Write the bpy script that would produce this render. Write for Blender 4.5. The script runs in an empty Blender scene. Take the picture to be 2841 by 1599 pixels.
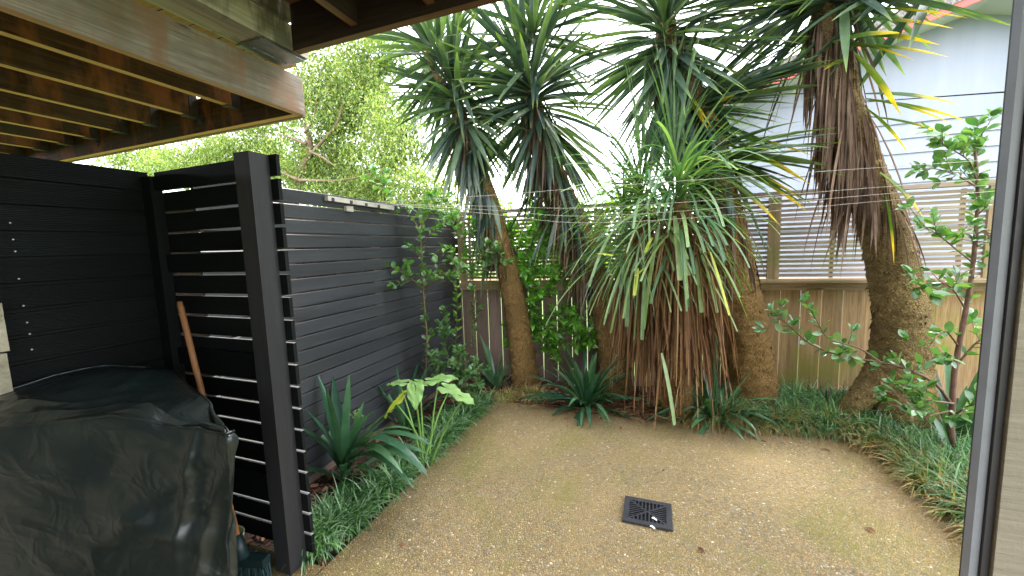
import bpy, math, random
import numpy as np
from mathutils import Vector
R_=math.radians
rng=np.random.RandomState(7); random.seed(7)
S=bpy.context.scene; COL=S.collection
# ---------------------------------------------------------------- camera
F_,CX,CY,CH=1085.,1420.5,799.5,1.55
ROLL,PITCH,YAW=R_(1.9),R_(6.0),R_(20.3)
fw=np.array([-math.sin(YAW)*math.cos(PITCH),math.cos(YAW)*math.cos(PITCH),-math.sin(PITCH)])
r0=np.cross(fw,[0,0,1]); r0/=np.linalg.norm(r0); u0=np.cross(r0,fw)
cr=math.cos(ROLL)*r0-math.sin(ROLL)*u0; cu=math.cos(ROLL)*u0+math.sin(ROLL)*r0
cd=bpy.data.cameras.new('camera'); cam=bpy.data.objects.new('camera',cd); COL.objects.link(cam)
from mathutils import Matrix
cam.matrix_world=Matrix(((cr[0],cu[0],-fw[0],0),(cr[1],cu[1],-fw[1],0),(cr[2],cu[2],-fw[2],CH),(0,0,0,1)))
cd.sensor_width=36; cd.lens=F_/2841*36; cd.clip_end=500; cd.clip_start=.02; S.camera=cam
C0=np.array([0,0,CH])
def at(px,py,x=None,y=None,z=None):
    """survey helper: the point a photo pixel shows, on a plane of known x, y or z"""
    d=cr*(px-CX)/F_-cu*(py-CY)/F_+fw
    t=(x/d[0]) if x is not None else (y/d[1]) if y is not None else (z-CH)/d[2]
    return C0+d*t
# ---------------------------------------------------------------- light
SUN_EL,SUN_AZ=R_(58),R_(12)      # azimuth from +Y towards +X
w=bpy.data.worlds.new('World'); S.world=w; w.use_nodes=True; nt=w.node_tree; nt.nodes.clear()
o=nt.nodes.new('ShaderNodeOutputWorld'); bg=nt.nodes.new('ShaderNodeBackground'); sky=nt.nodes.new('ShaderNodeTexSky')
sky.sky_type='NISHITA'; sky.sun_disc=False; sky.sun_elevation=SUN_EL; sky.sun_rotation=SUN_AZ; sky.dust_density=3; sky.air_density=1
mx=nt.nodes.new('ShaderNodeMixRGB'); mx.inputs[0].default_value=.72
tc=nt.nodes.new('ShaderNodeTexCoord'); ns=nt.nodes.new('ShaderNodeTexNoise'); ns.inputs['Scale'].default_value=3.; ns.inputs['Detail'].default_value=5
rp=nt.nodes.new('ShaderNodeValToRGB'); rp.color_ramp.elements[0].position=.3; rp.color_ramp.elements[0].color=(15,15.6,17,1); rp.color_ramp.elements[1].position=.7; rp.color_ramp.elements[1].color=(22,22.3,23,1)
nt.links.new(tc.outputs['Generated'],ns.inputs['Vector']); nt.links.new(ns.outputs['Fac'],rp.inputs['Fac'])
nt.links.new(sky.outputs[0],mx.inputs[1]); nt.links.new(rp.outputs[0],mx.inputs[2])
nt.links.new(mx.outputs[0],bg.inputs[0]); bg.inputs[1].default_value=.1; nt.links.new(bg.outputs[0],o.inputs[0])
sd=bpy.data.lights.new('sun','SUN'); sd.energy=1.5; sd.angle=R_(18); sd.color=(1,.95,.86)
so=bpy.data.objects.new('sun',sd); COL.objects.link(so)
so.rotation_euler=Vector((math.sin(SUN_AZ)*math.cos(SUN_EL),math.cos(SUN_AZ)*math.cos(SUN_EL),math.sin(SUN_EL))).to_track_quat('Z','Y').to_euler()
S.view_settings.view_transform='Standard'; S.view_settings.look='None'; S.view_settings.exposure=2.35; S.view_settings.gamma=1
S.render.engine='CYCLES'
# ---------------------------------------------------------------- materials
class NT:
    def __init__(s,name):
        s.m=bpy.data.materials.new(name); s.m.use_nodes=True; s.t=s.m.node_tree; s.n=s.t.nodes; s.n.clear()
        s.out=s.n.new('ShaderNodeOutputMaterial')
    def add(s,typ,ins={},**kw):
        n=s.n.new('ShaderNode'+typ)
        for k,v in kw.items(): setattr(n,k,v)
        for k,v in ins.items():
            i=n.inputs[k]
            if isinstance(v,bpy.types.NodeSocket): s.t.links.new(v,i)
            else: i.default_value=(*v,1) if isinstance(v,tuple) and len(v)==3 and i.type=='RGBA' else v
        return n
    def coord(s,kind='Object',scale=(1,1,1)):
        t=s.add('TexCoord'); m=s.add('Mapping',{'Vector':t.outputs[kind],'Scale':scale}); return m.outputs[0]
    def noise(s,vec,scale,detail=4,rough=.55,dist=0):
        return s.add('TexNoise',{'Vector':vec,'Scale':scale,'Detail':detail,'Roughness':rough,'Distortion':dist}).outputs['Fac']
    def ramp(s,fac,stops,interp='LINEAR'):
        n=s.add('ValToRGB',{'Fac':fac}); e=n.color_ramp.elements; n.color_ramp.interpolation=interp
        while len(e)<len(stops): e.new(.5)
        for a,(p,c) in zip(e,stops):
            a.position=p; a.color=(c,c,c,1) if isinstance(c,(int,float)) else (*c,1)
        return n.outputs[0]
    def mix(s,fac,a,b,mode='MIX'):
        return s.add('MixRGB',{0:fac,1:a,2:b},blend_type=mode).outputs[0]
    def bump(s,h,strength=.3,dist=.01,normal=None):
        i={'Height':h,'Strength':strength,'Distance':dist}
        if normal is not None: i['Normal']=normal
        return s.add('Bump',i).outputs[0]
    def bsdf(s,col,rough=.6,normal=None,metal=0,spec=.5,**k):
        i={'Base Color':col,'Roughness':rough,'Metallic':metal,'Specular IOR Level':spec}
        if normal is not None: i['Normal']=normal
        i.update(k)
        return s.add('BsdfPrincipled',i).outputs[0]
    def done(s,sh): s.t.links.new(sh,s.out.inputs[0]); return s.m
def wood(name,c1,c2,c3,rough=.7,spec=.3,green=None,stain=None,grain=1.,bump=.25,under=None,over=None):
    n=NT(name); uv=n.coord('UV')
    g=n.noise(n.coord('UV',(1.2,28*grain,1)),1.6,6,.6,.6)
    f=n.noise(n.coord('UV',(6,140,1)),1,3,.7)
    b=n.noise(n.coord('UV',(.4,3.1,1)),1,1)
    col=n.ramp(g,[(.3,c1),(.52,c2),(.72,c3)])
    col=n.mix(.35,col,n.ramp(f,[(.35,c1),(.65,c3)]))
    col=n.mix(.8,col,n.ramp(b,[(.3,.6),(.7,1.25)]),'MULTIPLY')
    ob=n.coord('Object')
    if green: col=n.mix(n.ramp(n.noise(ob,1.9,4,.6),[(.48,0.),(.66,.75)]),col,green)
    if stain: col=n.mix(n.ramp(n.noise(n.coord('Object',(1,1,.35)),4.5,4,.65),[(.5,0.),(.62,.75)]),col,stain)
    if under:  # paints bounce light into the colour of downward faces
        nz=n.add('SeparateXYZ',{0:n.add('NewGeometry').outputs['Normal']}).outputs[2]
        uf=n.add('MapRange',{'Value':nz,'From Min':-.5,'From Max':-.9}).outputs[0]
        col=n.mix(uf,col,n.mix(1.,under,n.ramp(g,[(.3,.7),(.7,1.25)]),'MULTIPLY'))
    if over:  # paints sky light into the colour of upward faces
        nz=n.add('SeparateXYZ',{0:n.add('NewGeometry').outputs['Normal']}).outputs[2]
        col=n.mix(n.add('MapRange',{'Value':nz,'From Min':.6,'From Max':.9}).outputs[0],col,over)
    # knots
    v=n.add('TexVoronoi',{'Vector':n.coord('UV',(1.,5,1)),'Scale':1.6}).outputs['Distance']
    col=n.mix(n.ramp(v,[(.02,.8),(.075,0.)]),col,tuple(x*.35 for x in c1))
    return n.done(n.bsdf(col,rough,n.bump(n.mix(.5,g,f),bump,.004),spec=spec))
def leaf(name,cols,tip=None,tip0=.8,transl=.3,rough=.42,spec=.5,base=None,tcol=None,veins=False):
    n=NT(name); uv=n.add('TexCoord').outputs['UV']; sp=n.add('SeparateXYZ',{0:uv})
    k=len(cols); col=n.ramp(sp.outputs[0],[((i+.5)/k,c) for i,c in enumerate(cols)])
    if base: col=n.mix(n.ramp(sp.outputs[1],[(0.,1.),(.25,0.)]),col,base)
    if tip: col=n.mix(n.ramp(sp.outputs[1],[(tip0-.12,0.),(tip0+.12,1.)]),col,tip)
    nz=n.noise(n.coord('Object'),14,3); col=n.mix(.5,col,n.ramp(nz,[(.3,.65),(.7,1.3)]),'MULTIPLY')
    tc_=n.mix(1.,col,tcol or (1.6,1.9,.5),'MULTIPLY')
    a=n.bsdf(col,rough,n.bump(n.noise(n.coord('Object'),60,2),.12,.004),spec=spec); b=n.add('BsdfTranslucent',{'Color':tc_}).outputs[0]
    return n.done(n.add('MixShader',{0:transl,1:a,2:b}).outputs[0])
def plain(name,col,rough=.5,metal=0,var=.25,scale=8,spec=.5,bump=.1):
    n=NT(name); nz=n.noise(n.coord('Object'),scale,5,.6)
    c=n.mix(1.,col,n.ramp(nz,[(.3,1-var),(.7,1+var)]),'MULTIPLY')
    return n.done(n.bsdf(c,n.ramp(n.noise(n.coord('Object'),scale*2),[(.3,rough*.85),(.7,min(1,rough*1.15))]),n.bump(nz,bump,.004),metal,spec))
M={}
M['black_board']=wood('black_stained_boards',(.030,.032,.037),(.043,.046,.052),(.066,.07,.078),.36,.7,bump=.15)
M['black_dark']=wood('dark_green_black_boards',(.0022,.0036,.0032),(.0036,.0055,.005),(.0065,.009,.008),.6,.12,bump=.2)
M['black_screen']=wood('black_boards_painted_lit_tops',(.0025,.0036,.0035),(.004,.0055,.0053),(.008,.0095,.009),.6,.15,bump=.2,over=(.32,.31,.31))  # pale upward faces imitate sky light on the board tops
M['black_post']=wood('black_stained_post',(.012,.0122,.0135),(.017,.017,.019),(.026,.026,.029),.5,.4,bump=.15)
M['pine']=wood('weathered_pine_palings',(.19,.11,.045),(.36,.235,.11),(.50,.37,.20),.8,.2,green=(.19,.19,.035))
M['pine_brown']=wood('brown_pine_palings',(.11,.075,.058),(.19,.135,.108),(.27,.20,.16),.8,.2)
M['pine_rail']=wood('pine_rail',(.20,.13,.07),(.31,.22,.125),(.42,.32,.20),.75,.25,green=(.16,.17,.05))
M['slat']=wood('trellis_slats',(.16,.115,.085),(.26,.20,.155),(.37,.31,.26),.8,.2,green=(.17,.16,.05))
M['joist']=wood('dark_joists',(.032,.022,.012),(.085,.05,.024),(.20,.11,.045),.75,.25,green=(.045,.05,.016),stain=(.34,.13,.04),under=(.60,.32,.13))  # warm underside colour imitates light bounced up from the patio
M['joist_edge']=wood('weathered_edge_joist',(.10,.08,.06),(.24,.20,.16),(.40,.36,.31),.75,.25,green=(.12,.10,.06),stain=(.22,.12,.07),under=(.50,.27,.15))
M['pale_beam']=wood('pale_mouldy_beam',(.25,.215,.18),(.46,.40,.34),(.60,.54,.47),.85,.2,stain=(.07,.065,.05))
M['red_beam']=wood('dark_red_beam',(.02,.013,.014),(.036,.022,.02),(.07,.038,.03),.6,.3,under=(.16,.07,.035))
M['steel']=plain('galvanised_steel',(.30,.31,.33),.45,.8,.2,20)
M['hanger']=plain('dull_hanger_steel',(.09,.08,.08),.55,.6,.3,20)
M['handle']=wood('varnished_handle',(.16,.07,.025),(.27,.12,.04),(.36,.17,.06),.5,.4)
M['teal']=plain('teal_plastic',(.003,.016,.017),.5)
M['teal_pale']=plain('teal_bristles',(.006,.03,.03),.7)
M['cream']=plain('cream_glaze',(.50,.52,.30),.35)
M['brick']=plain('grey_brick',(.10,.10,.09),.9,0,.3,30)
M['iron']=plain('black_plastic_grate',(.035,.036,.042),.5,0,.3,25)
M['pit_shade']=plain('drain_shade_black',(.004,.004,.004),.95)
M['wire']=plain('pale_cord',(.42,.38,.33),.6)
M['alu']=plain('beige_metal',(.45,.42,.36),.4,.3)
M['red_paint']=plain('faded_red_barge',(.48,.075,.06),.6,0,.35,4)
M['white_paint']=plain('white_soffit',(.5,.51,.53),.6,0,.05,2)
M['trim_grey']=plain('grey_trim_paint',(.24,.25,.28),.5,0,.12,12)
M['trim_dark']=plain('dark_trim',(.04,.036,.04),.5,0,.15,12)
M['sheet']=NT('clear_roof_sheet'); _n=M['sheet']; M['sheet']=_n.done(_n.add('MixShader',{0:.55,1:_n.bsdf((.55,.6,.72),.3),2:_n.add('BsdfTranslucent',{'Color':(.7,.75,.85)}).outputs[0]}).outputs[0])
# white weatherboard / grey wall
n=NT('painted_white_boards'); c=n.ramp(n.noise(n.coord('Object',(3,3,.4)),1.3,5),[(.3,(.20,.222,.28)),(.7,(.245,.268,.325))])
M['white_wall']=n.done(n.bsdf(c,.55,n.bump(n.noise(n.coord('Object',(30,1,1)),2,3),.1,.004)))
n=NT('roof_tiles'); M['roof']=n.done(n.bsdf(n.ramp(n.noise(n.coord('Object'),30,5,.8),[(.4,(.07,.06,.055)),(.7,(.30,.27,.25))]),.9))
n=NT('khaki_cladding'); h=n.noise(n.coord('Object',(1.2,1,34)),2,6,.65,.7); h2=n.noise(n.coord('Object'),90,3,.7)
M['khaki']=n.done(n.bsdf(n.ramp(h,[(.3,(.20,.17,.12)),(.7,(.29,.25,.185))]),.65,n.bump(n.mix(.35,h,h2),.7,.006)))
# concrete block
n=NT('pale_block'); v=n.noise(n.coord('Object'),18,6,.7)
M['block']=n.done(n.bsdf(n.ramp(v,[(.3,(.20,.18,.12)),(.7,(.42,.38,.28))]),.9,n.bump(v,.9,.01)))
# exposed aggregate
n=NT('exposed_aggregate'); ob=n.coord('Object',(1,1,1))
wob=n.add('TexNoise',{'Vector':ob,'Scale':60.,'Detail':2.}).outputs['Color']
vec=n.mix(.012,ob,wob,'ADD')
v1=n.add('TexVoronoi',{'Vector':vec,'Scale':84.}); v2=n.add('TexVoronoi',{'Vector':vec,'Scale':84.},feature='DISTANCE_TO_EDGE')
sx=n.add('SeparateXYZ',{0:v1.outputs['Color']})
peb=n.ramp(sx.outputs[0],[(0.,(.10,.09,.075)),(.2,(.22,.165,.085)),(.4,(.34,.235,.10)),(.55,(.17,.17,.165)),(.7,(.38,.29,.16)),(.85,(.26,.15,.06)),(.97,(.36,.31,.22)),(1.,(.6,.55,.45))])
mort=n.mix(n.noise(ob,40,3),(.095,.078,.04),(.155,.125,.07))
col=n.mix(n.ramp(v2.outputs['Distance'],[(.02,1.),(.16,0.)]),peb,mort)
big=n.noise(ob,.9,5,.6,.5); col=n.mix(n.ramp(big,[(.35,.05),(.65,.45)]),col,(.36,.255,.12))
moss=n.noise(ob,1.35,6,.7,.8); fine=n.noise(ob,26,4,.7)
mf=n.mix(1.,n.ramp(moss,[(.49,0.),(.70,.85)]),n.ramp(fine,[(.35,.15),(.65,1.)]),'MULTIPLY'); col=n.mix(mf,col,(.15,.155,.02))
# damp dirt gathering along the bed edges (a stain with the slab's own shape)
sp=n.add('SeparateXYZ',{0:ob}); ax=n.add('Math',{0:sp.outputs[0]},operation='ABSOLUTE').outputs[0]
ex=n.ramp(n.add('Math',{0:ax,1:n.add('Math',{0:moss,1:.35},operation='MULTIPLY').outputs[0]},operation='ADD').outputs[0],[(.0,0.),(1.,1.)])
em=n.add('MapRange',{'Value':n.add('Math',{0:ax,1:n.add('Math',{0:big,1:.5},operation='MULTIPLY').outputs[0]},operation='ADD').outputs[0],'From Min':1.5,'From Max':1.85}).outputs[0]
ey=n.add('MapRange',{'Value':n.add('Math',{0:sp.outputs[1],1:n.add('Math',{0:big,1:.7},operation='MULTIPLY').outputs[0]},operation='ADD').outputs[0],'From Min':3.45,'From Max':3.95}).outputs[0]
ed=n.add('Math',{0:em,1:ey},operation='MAXIMUM').outputs[0]
col=n.mix(ed,col,n.mix(1.,col,(.45,.42,.33),'MULTIPLY'))
col=n.mix(1.,col,(1.35,1.33,1.20),'MULTIPLY')
hgt=n.ramp(v2.outputs['Distance'],[(0.,0.),(.3,1.)])
M['patio']=n.done(n.bsdf(col,.58,n.bump(hgt,.95,.006),spec=.45))
n=NT('soil'); v=n.noise(n.coord('Object'),35,7,.75); M['soil']=n.done(n.bsdf(n.ramp(v,[(.35,(.018,.011,.008)),(.6,(.05,.028,.018)),(.75,(.10,.06,.04))]),.9,n.bump(v,1.,.02)))
n=NT('lawn'); v=n.noise(n.coord('Object'),12,6,.7); M['lawn']=n.done(n.bsdf(n.ramp(v,[(.3,(.05,.09,.015)),(.7,(.14,.2,.04))]),.9))
# barks
def bark(name,c1,c2,c3,sc=70,st=.8):
    n=NT(name); ob=n.coord('Object',(1,1,.8)); v=n.add('TexVoronoi',{'Vector':n.mix(.05,ob,n.add('TexNoise',{'Vector':ob,'Scale':12.}).outputs['Color'],'ADD'),'Scale':float(sc)},feature='DISTANCE_TO_EDGE').outputs['Distance']
    z=n.noise(ob,sc*.9,6,.75); b=n.noise(ob,3.2,4,.6)
    col=n.ramp(z,[(.3,c1),(.5,c2),(.7,c3)]); col=n.mix(n.ramp(v,[(0.,.45),(.10,0.)]),col,c1)
    col=n.mix(n.ramp(b,[(.42,0.),(.62,.7)]),col,tuple(x*.55 for x in c2))
    h=n.mix(.5,n.ramp(v,[(0.,0.),(.2,1.)]),z)
    return n.done(n.bsdf(col,.9,n.bump(h,st,.015),spec=.15))
M['bark']=bark('yucca_bark',(.06,.034,.014),(.23,.14,.05),(.38,.25,.10))
M['bark_grey']=bark('lichened_yucca_bark',(.06,.042,.018),(.20,.14,.058),(.34,.25,.105),55)
M['stem']=plain('young_brown_stem',(.14,.075,.05),.7,0,.35,30)
M['twig']=plain('pale_twig',(.20,.15,.10),.7,0,.3,30)
M['gum_wood']=plain('gum_branch',(.16,.10,.07),.8,0,.3,10)
# leaves
M['yucca']=leaf('yucca_leaves',[(.022,.042,.034),(.042,.072,.052),(.085,.13,.07),(.033,.06,.046)],(.15,.20,.05),.92,.28,.34)
M['yucca_yellow']=leaf('yellowing_yucca_leaves',[(.04,.10,.02),(.06,.13,.02),(.10,.16,.015)],(.60,.46,.03),.62,.35,.45,tcol=(1.4,1.3,.5))
M['dead']=leaf('dead_yucca_leaves',[(.05,.03,.02),(.12,.075,.048),(.28,.20,.14),(.07,.04,.025),(.18,.12,.08)],None,transl=.12,rough=.75,spec=.2,tcol=(1.2,1,.8))
M['dead_orange']=leaf('dead_palm_fronds',[(.09,.045,.022),(.22,.12,.055),(.40,.255,.13),(.29,.16,.072),(.14,.07,.035)],None,transl=.15,rough=.7,spec=.25,tcol=(1.3,1,.7))
M['strap']=leaf('strap_leaves',[(.07,.15,.07),(.11,.21,.10),(.19,.30,.14),(.25,.34,.13)],None,transl=.3,rough=.4)
M['strap_dark']=leaf('narrow_palm_leaves',[(.05,.11,.06),(.09,.17,.085),(.16,.25,.11)],(.15,.18,.04),.9,.3,.4)
M['clivia']=leaf('clivia_leaves',[(.022,.075,.04),(.045,.125,.06),(.08,.18,.08)],None,transl=.16,rough=.27,spec=.6,base=(.07,.13,.05))
M['mondo']=leaf('mondo_blades',[(.025,.085,.025),(.06,.17,.045),(.13,.28,.08),(.24,.36,.22)],None,transl=.22,rough=.4)
M['mondo_dry']=leaf('mondo_dry_blades',[(.06,.15,.03),(.15,.25,.045),(.34,.33,.11),(.50,.38,.18)],(.30,.19,.08),.6,.25,.5)
M['round']=leaf('round_glossy_leaves',[(.06,.16,.03),(.09,.22,.04),(.13,.28,.06),(.10,.19,.09)],None,transl=.3,rough=.28,spec=.6)
M['round_dark']=leaf('round_dark_leaves',[(.06,.15,.05),(.10,.21,.08),(.17,.28,.13)],None,transl=.25,rough=.25,spec=.7)
M['vine']=leaf('light_vine_leaves',[(.09,.26,.03),(.15,.36,.05),(.22,.44,.07),(.07,.20,.035)],None,transl=.38,rough=.35)
M['lime']=leaf('lime_leaf',[(.24,.44,.14),(.30,.5,.17),(.34,.54,.2)],None,transl=.35,rough=.35)
M['lime_yellow']=leaf('yellow_leaf',[(.5,.55,.06),(.55,.6,.08)],None,transl=.4,rough=.4)
M['lime_stalk']=plain('lime_stalks',(.12,.24,.04),.4,0,.2,10)
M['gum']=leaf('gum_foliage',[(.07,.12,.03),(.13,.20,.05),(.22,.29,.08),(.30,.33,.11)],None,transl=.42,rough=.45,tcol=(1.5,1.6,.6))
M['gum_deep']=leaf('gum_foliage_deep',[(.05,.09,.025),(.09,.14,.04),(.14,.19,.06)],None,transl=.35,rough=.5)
M['hedge']=leaf('hedge_leaves',[(.10,.2,.02),(.16,.28,.03),(.24,.36,.04)],None,transl=.4,rough=.45)
M['litter']=leaf('dry_leaf',[(.16,.07,.04),(.22,.10,.06),(.3,.17,.09)],None,transl=.1,rough=.8,spec=.2,tcol=(1,1,1))
M['chips']=leaf('bark_chips',[(.04,.018,.012),(.10,.04,.022),(.19,.08,.045),(.27,.14,.09),(.05,.03,.02)],None,transl=.0,rough=.85,spec=.2,tcol=(1,1,1))
M['petal']=plain('white_petal',(.75,.72,.7),.6)
# BBQ cover
n=NT('dark_green_vinyl_cover'); ob=n.coord('Object'); a=n.noise(ob,2.3,5,.6,.4); b=n.noise(ob,45,4,.7)
col=n.ramp(a,[(.3,(.004,.010,.010)),(.55,(.007,.014,.014)),(.75,(.014,.022,.023))])
col=n.mix(n.ramp(n.noise(ob,4.1,5,.7),[(.64,0.),(.74,.4)]),col,(.055,.055,.05))
col=n.mix(n.ramp(n.noise(n.coord('Object',(1,1,.3)),60,4,.8),[(.66,0.),(.74,.4)]),col,(.22,.19,.14))
def ridge(sc,ds):
    q=n.noise(ob,sc,2,.5,ds);return n.add('Math',{0:n.add('Math',{0:q,1:.5},operation='SUBTRACT').outputs[0]},operation='ABSOLUTE').outputs[0]
hh=n.add('Math',{0:n.ramp(ridge(2.6,1.2),[(0.,1.),(.09,0.)]),1:n.add('Math',{0:n.ramp(ridge(6.5,.9),[(0.,1.),(.10,0.)]),1:.45},operation='MULTIPLY').outputs[0]},operation='ADD').outputs[0]
hh=n.add('Math',{0:hh,1:n.add('Math',{0:b,1:.05},operation='MULTIPLY').outputs[0]},operation='ADD').outputs[0]
M['cover']=n.done(n.bsdf(col,n.ramp(a,[(.3,.3),(.7,.46)]),n.bump(hh,.2,.022),spec=.65,**{'Coat Weight':.12,'Coat Roughness':.25}))
# ---------------------------------------------------------------- mesh helpers
class MB:
    def __init__(s): s.v=[];s.f=[];s.uv=[];s.n=0;s.sm=[]
    def add(s,v,f,uv=None,smooth=False):
        v=np.asarray(v,float)
        if uv is None: uv=np.zeros((len(v),2))
        s.v.append(v); s.uv.append(np.asarray(uv,float)); s.f+= [tuple(int(i)+s.n for i in q) for q in f]; s.sm+=[smooth]*len(f); s.n+=len(v)
    def box(s,lo,hi,bev=0):
        lo=np.minimum(lo,hi) if False else np.array(lo,float); hi=np.array(hi,float)
        c=(lo+hi)/2; s.obox(c,(1,0,0),(0,1,0),(0,0,1),(hi-lo)/2)
    def obox(s,c,a,b,d,h):
        """box; UV u runs along the longest half-axis"""
        A=[np.array(q,float) for q in (a,b,d)]; c=np.array(c,float); L=int(np.argmax(h)); o1,o2=rng.rand()*37,rng.rand()*91
        for k in range(3):
            i,j=[q for q in range(3) if q!=k]
            if i!=L and j==L: i,j=j,i
            for sg in (-1,1):
                vs=[];us=[]
                for (p,q) in ((-1,-1),(1,-1),(1,1),(-1,1)):
                    vs.append(c+A[k]*h[k]*sg+A[i]*h[i]*p+A[j]*h[j]*q); us.append((p*h[i]+o1,q*h[j]+o2+k*.3))
                s.add(vs,[(0,1,2,3) if sg>0 else (3,2,1,0)],us)
    def beam(s,p,q,w,h,up=(0,0,1)):
        p=np.array(p,float);q=np.array(q,float);d=q-p;L=np.linalg.norm(d);d/=L;sd_=np.cross(d,up);sd_/=np.linalg.norm(sd_);u=np.cross(sd_,d)
        s.obox((p+q)/2,d,sd_,u,(L/2,w/2,h/2))
    def prof(s,pts,p,q,nx,nz=(0,0,1),cap=True):
        """extrude a closed 2D profile (offset along nx, nz) from p to q"""
        p=np.array(p,float);q=np.array(q,float);nx=np.array(nx,float);nz=np.array(nz,float);L=np.linalg.norm(q-p);K=len(pts)
        r=[nx*a+nz*b for a,b in pts]; per=np.cumsum([0]+[math.dist(pts[i],pts[(i+1)%K]) for i in range(K)]); o1,o2=rng.rand()*37,rng.rand()*91
        for i in range(K):
            j=(i+1)%K
            s.add([p+r[i],p+r[j],q+r[j],q+r[i]],[(0,1,2,3)],[(o1,o2+per[i]),(o1,o2+per[i+1]),(o1+L,o2+per[i+1]),(o1+L,o2+per[i])])
        if cap:
            s.add([p+a for a in r],[tuple(range(K))],[(o1,o2)]*K); s.add([q+a for a in r],[tuple(range(K))[::-1]],[(o1,o2)]*K)
    def tube(s,pts,rad,seg=8,noise=0,cap=True,flat=1.):
        pts=np.array(pts,float);K=len(pts);rad=np.ones(K)*rad
        T=np.gradient(pts,axis=0);T/=np.linalg.norm(T,axis=1)[:,None]+1e-9
        ref=np.array([.3,1,.1]) if abs(T[0][2])>.6 else np.array([0,0,1.]); V=[];U=[]
        for k in range(K):
            a=np.cross(T[k],ref);a/=np.linalg.norm(a)+1e-9;b=np.cross(T[k],a)
            for i in range(seg):
                t=2*math.pi*i/seg; r=rad[k]*(1+noise*(rng.rand()-.5)*2)
                V.append(pts[k]+a*math.cos(t)*r+b*math.sin(t)*r*flat);U.append((k/K,i/seg))
        Fc=[(k*seg+i,k*seg+(i+1)%seg,(k+1)*seg+(i+1)%seg,(k+1)*seg+i) for k in range(K-1) for i in range(seg)]
        if cap: Fc+=[tuple(range(seg))[::-1],tuple((K-1)*seg+i for i in range(seg))]
        s.add(V,Fc,U,True)
    def blades(s,B,D,L,Wd,K=5,prof=None,droop=.5,fold=.15,roll=.5,urange=(0,1),bend=None):
        B=np.atleast_2d(np.array(B,float));D=np.atleast_2d(np.array(D,float));N=len(B)
        D=D/np.linalg.norm(D,axis=1)[:,None]; L=np.ones(N)*L;Wd=np.ones(N)*Wd;droop=np.ones(N)*droop
        if prof is None: prof=[.55,.9,1,.85,.5,.02]
        prof=np.interp(np.linspace(0,1,K+1),np.linspace(0,1,len(prof)),prof)
        Z=np.array([0,0,1.]);sd_=np.cross(D,Z);ln=np.linalg.norm(sd_,axis=1)[:,None];rn=rng.randn(N,3);rn[:,2]=0
        sd_=np.where(ln>.05,sd_/(ln+1e-9),rn/(np.linalg.norm(rn,axis=1)[:,None]+1e-9))
        a=(rng.rand(N)-.5)*2*roll; up=np.cross(sd_,D); sd_=sd_*np.cos(a)[:,None]+up*np.sin(a)[:,None]
        P=B.copy();d=D.copy();rows=[];u=urange[0]+rng.rand(N)*(urange[1]-urange[0])
        for k in range(K+1):
            nr=np.cross(sd_,d);nr/=np.linalg.norm(nr,axis=1)[:,None]+1e-9
            ww=(Wd*prof[k]/2)[:,None]
            rows.append(np.stack([P-sd_*ww+nr*ww*fold*2,P,P+sd_*ww+nr*ww*fold*2],1))
            d=d-Z*(droop[:,None]/K)*(1 if k>0 else .5)
            if bend is not None: d=d+bend/K
            d/=np.linalg.norm(d,axis=1)[:,None]; P=P+d*(L/K)[:,None]
        V=np.stack(rows,1).reshape(-1,3) # N,(K+1),3
        n3=(K+1)*3; base=np.array([(k*3+c,k*3+c+1,k*3+c+4,k*3+c+3) for k in range(K) for c in (0,1)])
        Fc=(base[None]+ (np.arange(N)*n3)[:,None,None]).reshape(-1,4)
        UV=np.stack([np.repeat(u,n3),np.tile(np.repeat(np.linspace(0,1,K+1),3),N)],1)
        s.add(V,Fc.tolist(),UV,True)
    def build(s,name,mat,parent=None,loc=None):
        V=np.concatenate(s.v) if s.v else np.zeros((0,3))
        if parent is not None: org=np.array(parent['org'])
        else: org=np.array(loc if loc is not None else [*(V.min(0)+V.max(0))[:2]/2,V[:,2].min()])
        me=bpy.data.meshes.new(name); me.from_pydata((V-org).tolist(),[],s.f)
        UV=np.concatenate(s.uv);l=np.zeros(len(me.loops),int);me.loops.foreach_get('vertex_index',l)
        uvl=me.uv_layers.new(name='UVMap');uvl.data.foreach_set('uv',UV[l].ravel())
        me.polygons.foreach_set('use_smooth',s.sm); me.materials.append(mat if not isinstance(mat,str) else M[mat]); me.update()
        ob=bpy.data.objects.new(name,me);COL.objects.link(ob)
        if parent is not None: ob.parent=parent; ob['org']=[float(q) for q in org]
        else: ob.location=org; ob['org']=[float(q) for q in org]
        return ob
def tag(o,label=None,cat=None,group=None,kind=None):
    for k,v in (('label',label),('category',cat),('group',group),('kind',kind)):
        if v: o[k]=v
    return o
def thing(name,loc,label,cat,group=None,kind=None):
    e=bpy.data.objects.new(name,None);COL.objects.link(e);e.location=[float(q) for q in loc];e.empty_display_size=.1;e['org']=[float(q) for q in loc]
    return tag(e,label,cat,group,kind)
def spline(pts,n=20):
    pts=np.array(pts,float);K=len(pts);out=[]
    P=np.vstack([2*pts[0]-pts[1],pts,2*pts[-1]-pts[-2]])
    for t in np.linspace(0,K-1-1e-6,n):
        i=int(t);f=t-i;a,b,c,d=P[i:i+4]
        out.append(.5*((2*b)+(c-a)*f+(2*a-5*b+4*c-d)*f*f+(3*b-a-3*c+d)*f**3))
    return np.array(out)
def unit(a): a=np.array(a,float);return a/np.linalg.norm(a)
def sph(n,z0=-1,z1=1):
    z=z0+(z1-z0)*rng.rand(n);t=rng.rand(n)*2*math.pi;r=np.sqrt(1-z*z);return np.stack([r*np.cos(t),r*np.sin(t),z],1)
# ================================================================ ground
b=MB();b.add([(-150,-100,-.09),(150,-100,-.09),(150,200,-.09),(-150,200,-.09)],[(0,1,2,3)]);tag(b.build('ground',M['lawn']),kind='structure')
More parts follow.
